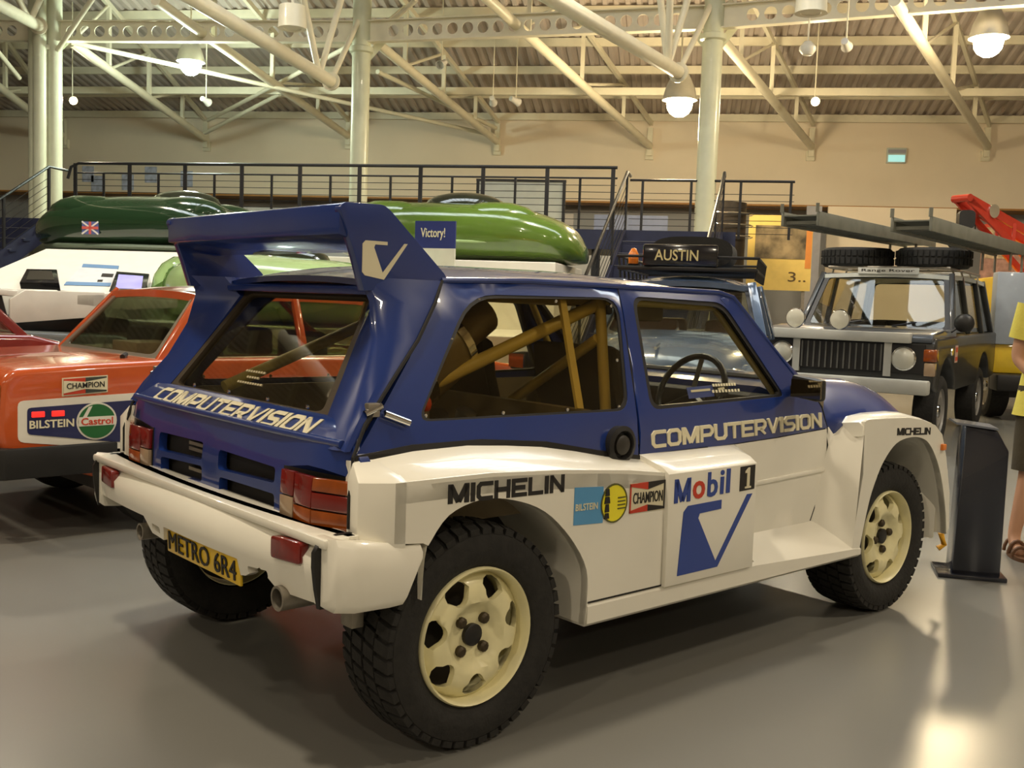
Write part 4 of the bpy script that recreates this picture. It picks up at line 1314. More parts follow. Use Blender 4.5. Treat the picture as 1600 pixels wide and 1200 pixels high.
# high bays above the cars (they give the main light, set at the top)
for k, (x, y) in enumerate(LAMP_SPOTS):
    t = thing('high_bay_lamp', 'round high bay lamp hanging under the roof on a cord', 'lamp', (x, y, LAMP_Z), group='high bay lamps')
    MB().lathe([(0.30, 0), (0.31, 0.02), (0.22, 0.25), (0.10, 0.34), (0.10, 0.52), (0.0, 0.53)], 24).build('housing', HOUSING, t)
    MB().lathe([(0.29, 0.0), (0.29, 0.012), (0.0, 0.012)], 24).build('diffuser', GLOWH, t)
    MB().tube([(0, 0, 0.5), (0, 0, roof_z(y)-LAMP_Z)], 0.012, 6).build('cord', DARKSTEEL, t)


def bowl_lamp(u, v, d, lab, glow, energy, col, r=0.12):
    p = at(u, v, d)
    t = thing('flood_lamp', lab, 'lamp', p)
    MB().lathe([(0.0, r*1.7), (r*0.6, r*1.6), (r*0.95, r*0.8), (r*1.15, 0.0), (r*1.1, 0.0), (r*0.9, r*0.7)], 20).build('reflector', HOUSING, t)
    MB().ball((0, 0, -r*0.25), r*0.85).build('bulb', glow, t)
    MB().tube([(0, 0, r*1.6), (0, 0, roof_z(p.y)-p.z)], 0.015, 6).build('hanger', FRAME, t)
    ld = bpy.data.lights.new('flood_light', 'POINT')
    ld.energy = energy
    ld.color = col
    ld.shadow_soft_size = r*1.2
    lo = bpy.data.objects.new('flood_light', ld)
    lo.location = p - Vector((0, 0.02, r*1.4))
    COL.objects.link(lo)


bowl_lamp(298, 97, 18.6, 'bright greenish white flood lamp under the roof near the clustered column', GLOWG, 360, (0.85, 1.0, 0.85), 0.22)
bowl_lamp(1062, 157, 17.6, 'glaring warm flood lamp beside the slim stair column', GLOW, 440, (1.0, 0.80, 0.50), 0.26)
bowl_lamp(1545, 60, 14.6, 'glaring warm flood lamp hung under the pierced beam beyond the exit sign', GLOW, 380, (1.0, 0.80, 0.50), 0.24)


def spot_lamp(u, v, d, lab, tgt, energy, lit=False):
    p = at(u, v, d)
    t = thing('spot_lamp', lab, 'lamp', p, group='small roof spot lamps')
    dr = (Vector(tgt)-p).normalized()
    q = dr.to_track_quat('Z', 'Y').to_matrix().to_4x4()
    MB().lathe([(0.0, -0.16), (0.05, -0.15), (0.06, -0.02), (0.085, 0.08), (0.08, 0.08), (0.055, 0.0), (0.0, 0.0)], 16, q).build('can', mat('white_spot_can', (0.7, 0.68, 0.62), 0.3, coat=0.3), t)
    MB().lathe([(0.055, 0.02), (0.0, 0.02)], 14, q).build('lamp_face', GLOW if lit else mat('unlit_lamp_face', (0.5, 0.48, 0.42), 0.2, coat=0.4), t)
    MB().tube([(0, 0, 0.05), (0, 0, roof_z(p.y)-p.z+0.01)], 0.012, 6).build('stem', FRAME, t)
    if energy:
        ld = bpy.data.lights.new('spot_light', 'SPOT')
        ld.energy = energy
        ld.spot_size = radians(95)
        ld.spot_blend = 0.9
        ld.color = (1.0, 0.84, 0.60)
        ld.shadow_soft_size = 0.08
        lo = bpy.data.objects.new('spot_light', ld)
        lo.location = p+dr*0.12
        COL.objects.link(lo)
        aim(lo, tgt)


spot_lamp(770, 158, 20.5, 'left one of two paired white spot lamps on the tie beam', (-4, WALL_Y, 4.3), 0)
spot_lamp(806, 158, 20.5, 'right one of two paired white spot lamps on the tie beam', (-0.5, WALL_Y, 4.3), 0)
spot_lamp(113, 156, 20.5, 'lit white spot lamp just right of the clustered column', gp(-4.5, 15.5, 2.6), 120, True)
spot_lamp(322, 158, 20.5, 'white spot lamp above the second wall bracket', (-9, WALL_Y, 4.3), 0)
spot_lamp(690, 100, 19.0, 'white spot lamp high beside the railing column truss', gp(-4.9, 12.2, 1.6), 0)
spot_lamp(1273, 158, 19.0, 'small lit spot lamp facing out beyond the stair column', (3, 5, 0.5), 120, True)
spot_lamp(1322, 70, 14.8, 'white spot lamp hanging from the pierced beam beside a dome', (5, WALL_Y, 4.0), 0)

# dome speaker and drum shaped fittings
p = at(1262, 76, 14.9)
t = thing('dome_fitting', 'white dome fitting hanging under the pierced beam', 'fitting', p)
MB().lathe([(0.0, -0.10), (0.07, -0.09), (0.12, -0.03), (0.12, 0.02), (0.05, 0.10), (0.0, 0.11)], 20).build('dome', mat('fitting_white', (0.72, 0.70, 0.62), 0.35), t)
MB().tube([(0, 0, 0.1), (0, 0, roof_z(p.y)-p.z)], 0.012, 6).build('stem', FRAME, t)
for u, v, d, lab in ((457, 28, 14.5, 'white drum fitting under the roof between the clustered and railing columns'), (1268, 2, 13.0, 'white drum fitting above the pierced beam beyond the stair column')):
    p = at(u, v, d)
    t = thing('drum_fitting', lab, 'fitting', p)
    MB().lathe([(0.0, -0.14), (0.12, -0.14), (0.13, -0.15), (0.20, -0.15), (0.185, 0.16), (0.0, 0.17)], 24).build('drum', FRAME, t)
    MB().tube([(0, 0, 0.16), (0, 0, roof_z(p.y)-p.z)], 0.02, 6).build('stem', FRAME, t)

# exit sign on the wall
p = at_y(1400, 243, WALL_Y)
t = thing('exit_sign', 'small white and green exit sign on the cream wall', 'sign', (p.x, WALL_Y-0.04, p.z))
MB().box(-0.21, 0.21, -0.04, 0.04, -0.18, 0.16).build('panel', mat('sign_pale', (0.55, 0.62, 0.58), 0.4), t, bevel=0.01)
MB().box(-0.18, 0.18, -0.05, -0.04, -0.15, 0.00).build('lower_pictogram', mat('sign_green', (0.25, 0.50, 0.45), 0.4, emit=(0.45, 0.9, 0.85), es=0.6), t, smooth=0)
MB().box(-0.19, 0.19, -0.05, -0.04, 0.04, 0.12).build('upper_strip', mat('sign_grey', (0.35, 0.36, 0.42), 0.4), t, smooth=0)

# things standing along the recessed wall
def wall_panel(name, lab, cat, u0, u1, v0, v1, y, m_, th=0.04, down=False):
    a, b = at_y(u0, v1, y), at_y(u1, v0, y)
    t = thing(name, lab, cat, ((a.x+b.x)/2, y, 0))
    w, z0, z1 = abs(b.x-a.x)/2, min(a.z, b.z), max(a.z, b.z)
    MB().box(-w, w, 0, th, 0 if down else z0, z1).build('board', m_, t, smooth=0)
    if not down and z0 > 0.3 and cat == 'poster':
        for sx in (-0.8, 0.8):
            MB().box(sx*w-0.03, sx*w+0.03, th, th+0.05, 0, z1-0.1).build('stand_post', STEEL, t, smooth=0)
    return t, w, z0, z1


GREYP = mat('grey_display_board', (0.33, 0.33, 0.36), 0.7)
wall_panel('display_board', 'grey blue display board behind the ramp ends', 'board', 1253, 1285, 322, 470, 22.5, GREYP, 0.1, True)
wall_panel('wall_lining', 'cream lower wall lining right of the grey display board', 'board', 1286, 1495, 326, 470, 23.2, W_CREAM, 0.1, True)
t, w, z0, z1 = wall_panel('timeline_poster', 'yellow poster with a sepia photograph and the numeral 3', 'poster', 1165, 1272, 337, 452, 20.0, mat('poster_yellow', (0.72, 0.52, 0.14), 0.6))
MB().box(-w*0.78, w*0.80, -0.01, 0, z0+(z1-z0)*0.42, z1-(z1-z0)*0.14).build('photograph', mat('sepia_print', (0.20, 0.15, 0.08), 0.6, var=0.75, scale=3.5), t, smooth=0)
MB().box(w*0.80, w*0.98, -0.01, 0, z0+(z1-z0)*0.30, z1-(z1-z0)*0.12).build('side_strip', mat('poster_orange', (0.60, 0.22, 0.04), 0.6), t, smooth=0)
for k in range(2):
    MB().box(0.12*w, 0.72*w, -0.012, 0, z1-0.05-0.10*k-0.05, z1-0.05-0.10*k).build('red_bar', mat('poster_red', (0.55, 0.06, 0.03), 0.6), t, smooth=0)
text('lettering', '3..', lambda a, b, d: Vector((w*(0.30+0.55*a), -0.004-d, z0+(z1-z0)*(0.12+0.13*b))), mat('poster_brown_ink', (0.10, 0.06, 0.02), 0.6), t, 0.004, -0.004)
t, w, z0, z1 = wall_panel('brick_poster', 'poster showing a small picture over pink brickwork behind the red jib', 'poster', 1528, 1640, 352, 470, 20.0, mat('poster_pink_brick', (0.36, 0.20, 0.15), 0.7, var=0.35, scale=9))
MB().box(-w*0.9, -w*0.30, -0.01, 0, z1-0.62, z1-0.06).build('picture', mat('picture_tan', (0.45, 0.33, 0.20), 0.6, var=0.6, scale=8), t, smooth=0)
MB().box(-w*0.95, w, -0.008, 0, z1-0.06, z1).build('heading_bar', mat('poster_red', (0.55, 0.06, 0.03), 0.6), t, smooth=0)
t, w, z0, z1 = wall_panel('notice_board', 'pale grey glazed notice board standing on the balcony', 'board', 745, 882, 285, 348, 18.2, mat('pale_board', (0.48, 0.52, 0.48), 0.5))
MB().box(-w-0.03, w+0.03, -0.02, 0.05, z1, z1+0.04).build('top_frame', DARKSTEEL, t, smooth=0)
for sx in (-1, 1):
    MB().box(sx*w-0.025, sx*w+0.025, -0.02, 0.05, DECK_Z, z1).build('side_frame', DARKSTEEL, t, smooth=0)
# low wall displays behind the railing: yellow plinth strip and blue white pictures
a, b = at_y(105, 343, 21.5), at_y(1062, 343, 21.5)
t = thing('display_shelf', 'long yellow edged display shelf along the wall behind the balcony', 'shelf', (0, 21.5, 0))
MB().box(a.x, b.x, 0, 0.5, a.z-0.14, a.z+0.02).build('yellow_edge', mat('shelf_yellow', (0.75, 0.50, 0.15), 0.6), t, smooth=0)
MB().box(a.x, b.x, 0.1, 0.5, 0.0, a.z-0.14).build('base', W_LOW, t, smooth=0)
for k in range(7):
    x = a.x+(b.x-a.x)*(k+0.1)/7
    MB().box(x, x+(b.x-a.x)/9, 0.02, 0.06, a.z+0.05, a.z+0.36).build('display_panel', [mat('shelf_blue', (0.16, 0.19, 0.30), 0.6), mat('shelf_orange', (0.50, 0.20, 0.06), 0.6), mat('shelf_grey', (0.30, 0.28, 0.26), 0.6)][k % 3], t, smooth=0)
for k, (u, v) in enumerate(((138, 272), (152, 287), (200, 285), (236, 273), (292, 280))):
    p = at_y(u, v, WALL_Y)
    pn = MB().box(-0.16, 0.16, -0.02, 0.0, -0.2, 0.2).build('wall_picture', mat('pale_blue_print', (0.48, 0.52, 0.66), 0.6, var=0.3, scale=8))
    pn.location = (p.x, WALL_Y, p.z)
    tag(pn, 'small pale blue picture on the cream wall behind the railing', 'picture', 'pale blue pictures on the wall')
# dark drum with copper hoops
p = at(1128, 420, 18.5)
t = thing('dark_drum_display', 'tall dark drum display ringed by three thin bright hoops', 'display', (p.x, p.y, 0))
MB().lathe([(0.0, 0), (0.38, 0), (0.38, 3.22), (0.0, 3.22)], 32).build('drum', mat('drum_dark_brown', (0.025, 0.018, 0.012), 0.5, var=0.3), t)
for z in (2.62, 2.82, 3.02):
    MB().tube([(0.50*cos(2*pi*k/40), 0.50*sin(2*pi*k/40), z) for k in range(41)], 0.012, 6, caps=False).build('hoop', CHROME, t)
MB().tube([(-0.06, -0.50, 0), (-0.06, -0.50, 3.05)], 0.012, 6).build('upright', CHROME, t)

# ------------------------------------------------------------------ sloping white stage (local frame of the railing)
STG = mat('stage_white', (0.74, 0.71, 0.62), 0.55, var=0.03)
t = thing('display_stage', 'white stepped display stage with a sloping front under the streamliners', 'stage', org, ang)
SZ, SY, SK = 1.80, -3.8, 0.326
XS0, XSM, XS1 = (gp(-5.92, 12.9)-org).dot(rdir), (gp(-3.80, 12.0)-org).dot(rdir), LEN-0.25
MB().prism([(XS0, SY), (XS1, SY), (XS1, -1.6), (XS0-1.1, -1.6)], lambda x, y, d: Vector((x, y, d)), 0.0, SZ).build('upper_block', STG, t, smooth=0, bevel=0.01)
MB().prism([(SY, SZ), (SY-1.55, SZ-1.55*SK), (SY-1.55, 0.0), (SY, 0.0)], lambda y, z, d: Vector((d, y, z)), XS0, XSM).build('sloping_front', STG, t, smooth=0)
MB().box(XSM, XS1, -6.05, SY, 0, 1.02).build('lower_block', STG, t, smooth=0, bevel=0.01)


def slope_pt(x, y, d=0.0):
    return Vector((x, y-0.31*d, SZ+(y-SY)*SK+0.95*d))


# graphic and two tilted screens on the slope
def loc(u, v, z):
    """pixel to the stage's local frame on the slope near height z"""
    w = at_z(u, v, z)-org
    return Vector((w.dot(rdir), w.dot(rnor), z))


def slope_at(u, v):
    r = C_R*((u-800)/FPX)+C_U*((600-v)/FPX)+C_F
    o_ = C_O-org
    # plane z = 1.74 + (y+3.2)*k
    k = SK
    ry, oy = r.dot(rnor), o_.dot(rnor)
    s_ = (SZ+(oy-SY)*k-C_O.z)/(r.z-k*ry)
    w = o_+r*s_
    return w.dot(rdir), w.dot(rnor)


pts = [slope_at(u, v) for u, v in ((100, 446), (172, 448), (186, 416), (130, 413))]
t2 = thing('information_graphic', 'pale information sheet with blue borders lying on the sloping stage', 'sign', org, ang)
MB().prism(pts, slope_pt, 0.004, -0.004).build('sheet', mat('sheet_pale', (0.58, 0.62, 0.64), 0.6), t2, smooth=0)
for q in (((100, 446), (172, 448), (174, 443), (104, 441)), ((128, 418), (185, 421), (186, 416), (130, 413))):
    MB().prism([slope_at(u, v) for u, v in q], slope_pt, 0.008, 0.0).build('blue_border', mat('sheet_blue', (0.12, 0.24, 0.42), 0.6), t2, smooth=0)
for q in (((158, 433), (176, 434), (178, 429), (160, 428)), ((152, 441), (160, 441), (161, 438), (153, 438))):
    MB().prism([slope_at(u, v) for u, v in q], slope_pt, 0.008, 0.0).build('small_picture', INK, t2, smooth=0)
for q, lit, lab in ((((33, 455), (95, 455), (92, 434), (44, 433)), False, 'dark blank screen housing on the sloping stage'),
                    (((172, 470), (228, 474), (236, 441), (184, 437)), True, 'dark screen housing showing a glowing violet picture on the stage')):
    pp = [slope_at(u, v) for u, v in q]
    t2 = thing('screen', lab, 'screen', org, ang)
    MB().prism(pp, slope_pt, 0.10, -0.01).build('housing', GLOSSBLACK, t2, bevel=0.012)
    cx, cy = sum(p[0] for p in pp)/4, sum(p[1] for p in pp)/4
    MB().prism([(cx+(p[0]-cx)*0.72, cy+(p[1]-cy)*0.66) for p in pp], slope_pt, 0.104, 0.09).build('display', mat('violet_screen', (0.1, 0.1, 0.2), 0.3, emit=(0.45, 0.40, 0.95), es=0.9, var=0.5) if lit else mat('blank_screen', (0.03, 0.025, 0.02), 0.3), t2, smooth=0)

# ------------------------------------------------------------------ rounded bodies
def ring_se(x, hw, z0, z1, p=2.5, n=28, dy=0.0):
    zc, hz = (z0+z1)/2, (z1-z0)/2
    out = []
    for k in range(n):
        a = 2*pi*k/n
        c, s_ = cos(a), sin(a)
        out.append(Vector((x, dy+hw*math.copysign(abs(c)**(2/p), c), zc+hz*math.copysign(abs(s_)**(2/p), s_))))
    return out


def spl(tab, n):
    """resample rows of numbers smoothly"""
    out = []
    m = len(tab)
    for i in range(n):
        f = i*(m-1)/(n-1)
        k = min(int(f), m-2)
        t_ = f-k
        r0, r1, r2, r3 = tab[max(k-1, 0)], tab[k], tab[k+1], tab[min(k+2, m-1)]
        out.append([0.5*(2*b+(c-a)*t_+(2*a-5*b+4*c-d)*t_*t_+(3*b-a-3*c+d)*t_**3) for a, b, c, d in zip(r0, r1, r2, r3)])
    return out


def streamliner(name, lab, pos, rz, paint, tab, canopy, extras, grow=1.12):
    t = thing(name, lab, 'car', pos, rz)
    MB().loft([ring_se(*r) for r in spl(tab, 30)]).build('body_shell', paint, t, smooth=70)
    for cx, cy, cz, rx, ry, rz_, m_ in canopy:
        MB().ball((cx, cy, cz), 1.0, 18, (rx, ry, rz_)).build('canopy', m_, t)
    extras(t)
    t.scale = (1.03, 1.0, grow)
    return t


DKGREEN = mat('dark_green_paint', (0.012, 0.035, 0.014), 0.12, coat=1.0, var=0.1)
LTGREEN = mat('grass_green_paint', (0.092, 0.165, 0.022), 0.2, coat=0.9, var=0.06)
PLGREEN = mat('pale_green_paint', (0.36, 0.50, 0.22), 0.2, coat=0.9, var=0.06)
TINT = mat('dark_canopy', (0.02, 0.025, 0.015), 0.08, coat=0.8)


def place(u, v, z):
    p = at_z(u, v, z)
    return p


def on_stage(u, d, z):
    """point on the view ray column u at depth d, set at height z"""
    p = at(u, 450, d)
    return Vector((p.x, p.y, z))


def dk_extra(t):
    # twin humps over the wheels, a flag, a bright skirt line
    for x in (0.95, 2.25):
        for sy in (-1, 1):
            MB().ball((x, sy*0.46, 0.50), 1.0, 16, (0.55, 0.22, 0.20)).build('wheel_fairing', DKGREEN, t)
    MB().loft([ring_se(x, w, 0.06, 0.16, 3) for x, w in ((0.25, 0.35), (0.6, 0.66), (1.6, 0.75), (2.6, 0.70), (3.2, 0.40))]).build('belly_skirt', mat('dark_skirt', (0.10, 0.13, 0.09), 0.5), t)
    fl = MB().box(1.02, 1.24, -0.735, -0.715, 0.24, 0.38).build('flag', mat('flag_blue', (0.10, 0.12, 0.30), 0.5), t, smooth=0)
    MB().box(1.02, 1.24, -0.740, -0.734, 0.295, 0.325).build('flag_cross', mat('flag_red', (0.55, 0.10, 0.08), 0.5), fl, smooth=0)
    MB().box(1.115, 1.145, -0.740, -0.734, 0.24, 0.38).build('flag_cross', mat('flag_red', (0.55, 0.10, 0.08), 0.5), fl, smooth=0)
    for sg in (-1, 1):
        MB().bar((1.13-0.11, -0.737, 0.31-sg*0.07), (1.13+0.11, -0.737, 0.31+sg*0.07), 0.004, 0.018, up=(0, 0, 1)).build('flag_saltire', mat('flag_white', (0.65, 0.60, 0.55), 0.5), fl, smooth=0)


streamliner('record_car', 'low glossy dark green streamlined record car with a small flag on its flank', on_stage(68, 14.0, SZ-0.062), ang+0.02, DKGREEN,
            [(0.0, 0.05, 0.22, 0.30, 2), (0.12, 0.36, 0.12, 0.46, 2.3), (0.5, 0.64, 0.08, 0.62, 2.6), (1.0, 0.72, 0.07, 0.70, 2.8), (1.6, 0.74, 0.07, 0.72, 2.8), (2.2, 0.74, 0.08, 0.70, 2.6), (2.7, 0.70, 0.08, 0.56, 2.4), (3.1, 0.55, 0.09, 0.38, 2.2), (3.35, 0.10, 0.14, 0.22, 2)],
            [(2.0, 0, 0.66, 0.48, 0.26, 0.15, TINT)], dk_extra)


def lt_extra(t):
    for x in (0.80, 2.10):
        for sy in (-1, 1):
            MB().ball((x, sy*0.46, 0.50), 1.0, 16, (0.52, 0.24, 0.20)).build('wheel_fairing', LTGREEN, t)
    MB().tube([(0.5, -0.70, 0.26), (1.6, -0.76, 0.26), (2.7, -0.68, 0.26)], 0.015, 8).build('rub_strip', PLGREEN, t)


streamliner('record_car', 'low grass green streamlined record car with a dark bubble canopy', on_stage(528, 13.3, SZ-0.058), ang+0.0, LTGREEN,
            [(0.0, 0.10, 0.18, 0.30, 2), (0.15, 0.42, 0.10, 0.50, 2.3), (0.5, 0.66, 0.07, 0.66, 2.6), (1.0, 0.74, 0.06, 0.70, 2.8), (1.6, 0.76, 0.06, 0.70, 2.8), (2.2, 0.76, 0.06, 0.68, 2.8), (2.6, 0.74, 0.06, 0.60, 2.7), (2.95, 0.62, 0.06, 0.46, 2.5), (3.12, 0.20, 0.08, 0.24, 2)],
            [(1.62, -0.05, 0.68, 0.50, 0.28, 0.15, TINT)], lt_extra)


def pl_extra(t):
    MB().ball((0.30, 0, 0.36), 1.0, 18, (0.34, 0.40, 0.34)).build('clear_nose', glass_mat('green_perspex', (0.75, 0.92, 0.62), 0.8), t)
    MB().tube([(0.12, -0.1, 0.10), (0.22, -0.15, 0.45)], 0.02, 8).build('nose_frame', mat('orange_brown_frame', (0.40, 0.14, 0.04), 0.5), t)
    MB().box(0.22, 0.62, -0.2, 0.2, 0.10, 0.34).build('engine_block', mat('orange_brown_frame', (0.40, 0.14, 0.04), 0.5), t, bevel=0.03)


streamliner('record_car', 'pale green streamlined record car with a clear nose on the lower stage', on_stage(252, 11.3, 0.972), ang-0.04, PLGREEN,
            [(0.22, 0.34, 0.06, 0.60, 2.2), (0.55, 0.58, 0.05, 0.68, 2.5), (1.0, 0.68, 0.05, 0.72, 2.8), (1.6, 0.70, 0.05, 0.70, 2.8), (2.3, 0.66, 0.05, 0.64, 2.6), (2.8, 0.45, 0.08, 0.48, 2.3), (3.1, 0.08, 0.18, 0.28, 2)],
            [(1.5, 0, 0.68, 0.42, 0.25, 0.12, TINT)], pl_extra, 1.08)

# blue sign with white lower half
p = on_stage(678, 11.3, 0)
zt, zb = at(678, 346, 11.3).z, at(678, 412, 11.3).z
t = thing('victory_sign', 'blue and white sign reading Victory in front of the grass green streamliner', 'sign', (p.x, p.y, 0), ang-0.14)
zm = zt-(zt-zb)*0.64
MB().box(-0.24, 0.24, -0.012, 0.012, zm, zt).build('blue_board', mat('sign_navy', (0.020, 0.030, 0.16), 0.5), t, smooth=0)
MB().box(-0.24, 0.24, -0.012, 0.012, zb-0.1, zm).build('white_board', mat('sign_white', (0.66, 0.64, 0.56), 0.5), t, smooth=0)
for sx in (-0.18, 0.18):
    MB().box(sx-0.012, sx+0.012, 0.012, 0.03, 1.0, zt-0.05).build('support', STEEL, t, smooth=0)
text('lettering', 'Victory!', lambda a, b, d: Vector((-0.17+0.29*a, -0.012-d, zm+(zt-zm)*(0.30+0.45*b))), LETTER, t, 0.003, -0.004, bold=0.01)
# ================================================================== the other vehicles
def car_wheel(parent, x, y, s, r=0.31, w=0.19, rim=STEEL, hub=CHROME):
    e = bpy.data.objects.new('wheel', None)
    e.location = (x, y, r)
    e.empty_display_size = 0.1
    link(e, parent)
    R_ = Matrix.Rotation(-s*pi/2, 4, 'X')
    h = w/2
    MB().lathe([(r*0.62, h-0.02), (r*0.7, h), (r*0.88, h+0.006), (r*0.985, h-0.02), (r, 0), (r*0.985, -h+0.02), (r*0.88, -h-0.006), (r*0.62, -h)], 36, R_, closed=True).build('tyre', RUBBER, e)
    MB().lathe([(r*0.63, h-0.01), (r*0.60, h-0.03), (r*0.40, h-0.02), (r*0.30, h-0.045), (0.0, h-0.045)], 28, R_).build('rim', rim, e)
    MB().lathe([(r*0.20, h-0.05), (r*0.18, h-0.02), (0, h-0.012)], 18, R_).build('hub_cap', hub, e)
    return e


def arch(x, r, z0, n=12):
    """wheel cut-out points along the bottom edge of a side profile, from front to rear"""
    a0 = math.asin(max(-1, min(1, (z0-0.32)/r)))
    return [(x+r*cos(a0+(pi-2*a0)*k/n), 0.32+r*sin(a0+(pi-2*a0)*k/n)) for k in range(n+1)]


def greenhouse(t, base, topp, hwb, hwt, zb, zt, paint, glass, bpil=(), crown=0.04, pw=0.06, trim=None, pillar=None):
    """roof, pillars and glass. base (x_rear, x_front), topp (x_rear, x_front)"""
    (b0, b1), (t0, t1) = base, topp
    rings = []
    for i in range(9):
        x = t0-0.05+(t1-t0+0.10)*i/8
        e = 1-abs(2*i/8-1)**3
        up = [Vector((x, hwt*1.04*(-1+2*j/12), zt-0.015+crown*(1-abs(-1+2*j/12)**2.2)*(0.5+0.5*e)+0.02*e)) for j in range(13)]
        rings.append(up+[p-Vector((0, 0, 0.045)) for p in reversed(up)])
    MB().loft(rings).build('roof', paint, t, smooth=55)
    for s in (-1, 1):
        for xb, xt in [(b0, t0), (b1, t1)]+[(q, q+(0.02 if q > (b0+b1)/2 else 0.0)) for q in bpil]:
            MB().bar((xb, s*hwb, zb-0.02), (xt, s*hwt, zt), pw, pw*0.8, up=(0, 1, 0)).build('pillar', pillar or paint, t, bevel=0.008)
        f = quad_map((b0, s*(hwb-0.01), zb), (b1, s*(hwb-0.01), zb), (t1, s*(hwt-0.01), zt), (t0, s*(hwt-0.01), zt), (0, s, 0.2))
        MB().panel([(0.0, 0.0), (1, 0.0), (1, 0.99), (0.0, 0.99)], f, [], 0.0, -0.004, grid=0.25).build('side_glass', glass, t)
        if trim:
            MB().tube([f(0, 0.01, 0.012), f(1, 0.01, 0.012), f(1, 0.97, 0.012), f(0, 0.97, 0.012), f(0, 0.01, 0.012)], 0.010, 6).build('window_trim', trim, t)
    for xb, xt, nm, sg in ((b0, t0, 'rear_glass', -1), (b1, t1, 'windscreen', 1)):
        f = quad_map((xb, -hwb, zb), (xb, hwb, zb), (xt, hwt, zt), (xt, -hwt, zt), (sg*0.7, 0, 0.7))
        g = MB().panel([(0.03, 0.02), (0.97, 0.02), (0.97, 0.97), (0.03, 0.97)], f, [], 0.0, -0.004, grid=0.25).build(nm, glass, t)
        MB().panel([(0, -0.02), (1, -0.02), (1, 1.0), (0, 1.0)], f, [rnd([(0.05, 0.05), (0.95, 0.05), (0.94, 0.93), (0.06, 0.93)], 0.07)], 0.008, -0.008).build('glass_surround', trim or BLACK, g, smooth=0)


def seats(t, xs, zb, m_):
    for x in xs:
        for sy in (-1, 1):
            MB().box(x, x+0.14, sy*0.34-0.22, sy*0.34+0.22, zb-0.5, zb+0.12).build('seat_back', m_, t, bevel=0.04)


def metro_pt(x, y):
    """point of the hall given in the rally hatchback's own axes"""
    a = METRO.rotation_euler[2]
    return Vector((METRO.location.x+x*cos(a)-y*sin(a), METRO.location.y+x*sin(a)+y*cos(a), 0))


# ------------------------------------------------------------------ orange rally saloon, parked alongside
ORANGE = mat('orange_red_paint', (0.50, 0.085, 0.018), 0.22, coat=0.9, var=0.08)
CAR2 = thing('orange_rally_saloon', 'orange red rally saloon with a sponsored blue flank beside the rally hatchback', 'car', metro_pt(-0.52, 3.16), METRO.rotation_euler[2]+radians(3))
t = CAR2
prof = [(0.02, 0.50), (0.0, 0.62), (0.02, 0.86), (0.08, 0.915), (0.45, 0.935), (0.95, 0.955), (2.9, 0.955), (3.3, 0.92), (3.95, 0.84), (4.08, 0.74), (4.10, 0.45), (4.0, 0.34)] + \
    arch(3.35, 0.36, 0.30) + [(2.4, 0.28), (1.5, 0.28)] + arch(0.92, 0.36, 0.30) + [(0.40, 0.36)]
MB().panel(prof, lambda x, z, d: Vector((x, d, z)), [], 0.80, -0.80).build('body', ORANGE, t, bevel=0.035, seg=3, smooth=50)
greenhouse(t, (0.88, 2.95), (1.22, 2.42), 0.72, 0.575, 0.945, 1.335, ORANGE, SMOKED, (1.85,), pw=0.05, trim=mat('brushed_trim', (0.45, 0.40, 0.32), 0.3, metal=0.8))
seats(t, (1.25, 2.0), 0.98, SEATF)
MB().box(0.95, 2.9, -0.72, 0.72, 0.60, 0.66).build('parcel_shelf', INTERIOR, t, smooth=0)
for x in (0.92, 3.35):
    for s in (-1, 1):
        car_wheel(t, x, s*0.70, s, 0.31)
# tail lamp, bumper
MB().box(-0.012, 0.03, -0.79, -0.52, 0.60, 0.84).build('tail_lamp', LA, t, bevel=0.012)
MB().box(-0.012, 0.03, 0.52, 0.79, 0.60, 0.84).build('tail_lamp', LA, t, bevel=0.012)
MB().loft([[Vector((x, y, z)) for z in (0.36, 0.52)]+[Vector((x+0.06, y*0.97, z)) for z in (0.52, 0.36)] for x, y in ((0.55, -0.85), (0.02, -0.85), (-0.06, -0.78), (-0.08, 0.0), (-0.06, 0.78), (0.02, 0.85), (0.55, 0.85))]).build('rear_bumper', BLACK, t, bevel=0.01)
MB().box(0.5, 2.9, -0.81, 0.81, 0.26, 0.36).build('sill_strip', BLACK, t, smooth=0)
# flank graphic: white bordered navy wedge with marks
fk = lambda x, z, d: Vector((x, -0.80-d, z))
wedge = rnd([(0.10, 0.755), (1.55, 0.80), (1.55, 0.44), (0.60, 0.475), (0.10, 0.545)], 0.03, 3)
gp_ = MB().panel(wedge, fk, [], 0.003, -0.01).build('flank_graphic', mat('graphic_white', (0.72, 0.68, 0.58), 0.4, coat=0.3), t, smooth=0)
MB().panel(rnd([(0.145, 0.718), (1.50, 0.76), (1.50, 0.48), (0.60, 0.513), (0.145, 0.583)], 0.02, 3), fk, [], 0.006, 0.0).build('navy_field', mat('graphic_navy', (0.018, 0.022, 0.085), 0.4, coat=0.3), gp_, smooth=0)
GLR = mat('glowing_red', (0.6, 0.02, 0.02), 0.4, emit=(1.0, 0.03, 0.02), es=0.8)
for a in (0.165, 0.265):
    MB().box(a, a+0.065, -0.815, -0.803, 0.668, 0.698).build('red_marker', GLR, gp_, bevel=0.004)
text('lettering', 'BILSTEIN', lambda u, v, d: fk(0.155+0.225*u, 0.610+0.042*v, 0.006+d), LETTER, gp_, 0.003, -0.004, bold=0.02)
dc = MB().prism(circle(0.50, 0.632, 0.108, 36, 0.100), fk, 0.008, 0.0).build('oil_roundel', mat('graphic_white', (0.72, 0.68, 0.58), 0.4), gp_, smooth=0)
MB().prism(circle(0.50, 0.632, 0.098, 36, 0.091), fk, 0.011, 0.0).build('green_disc', mat('roundel_green', (0.02, 0.13, 0.035), 0.4), dc, smooth=0)
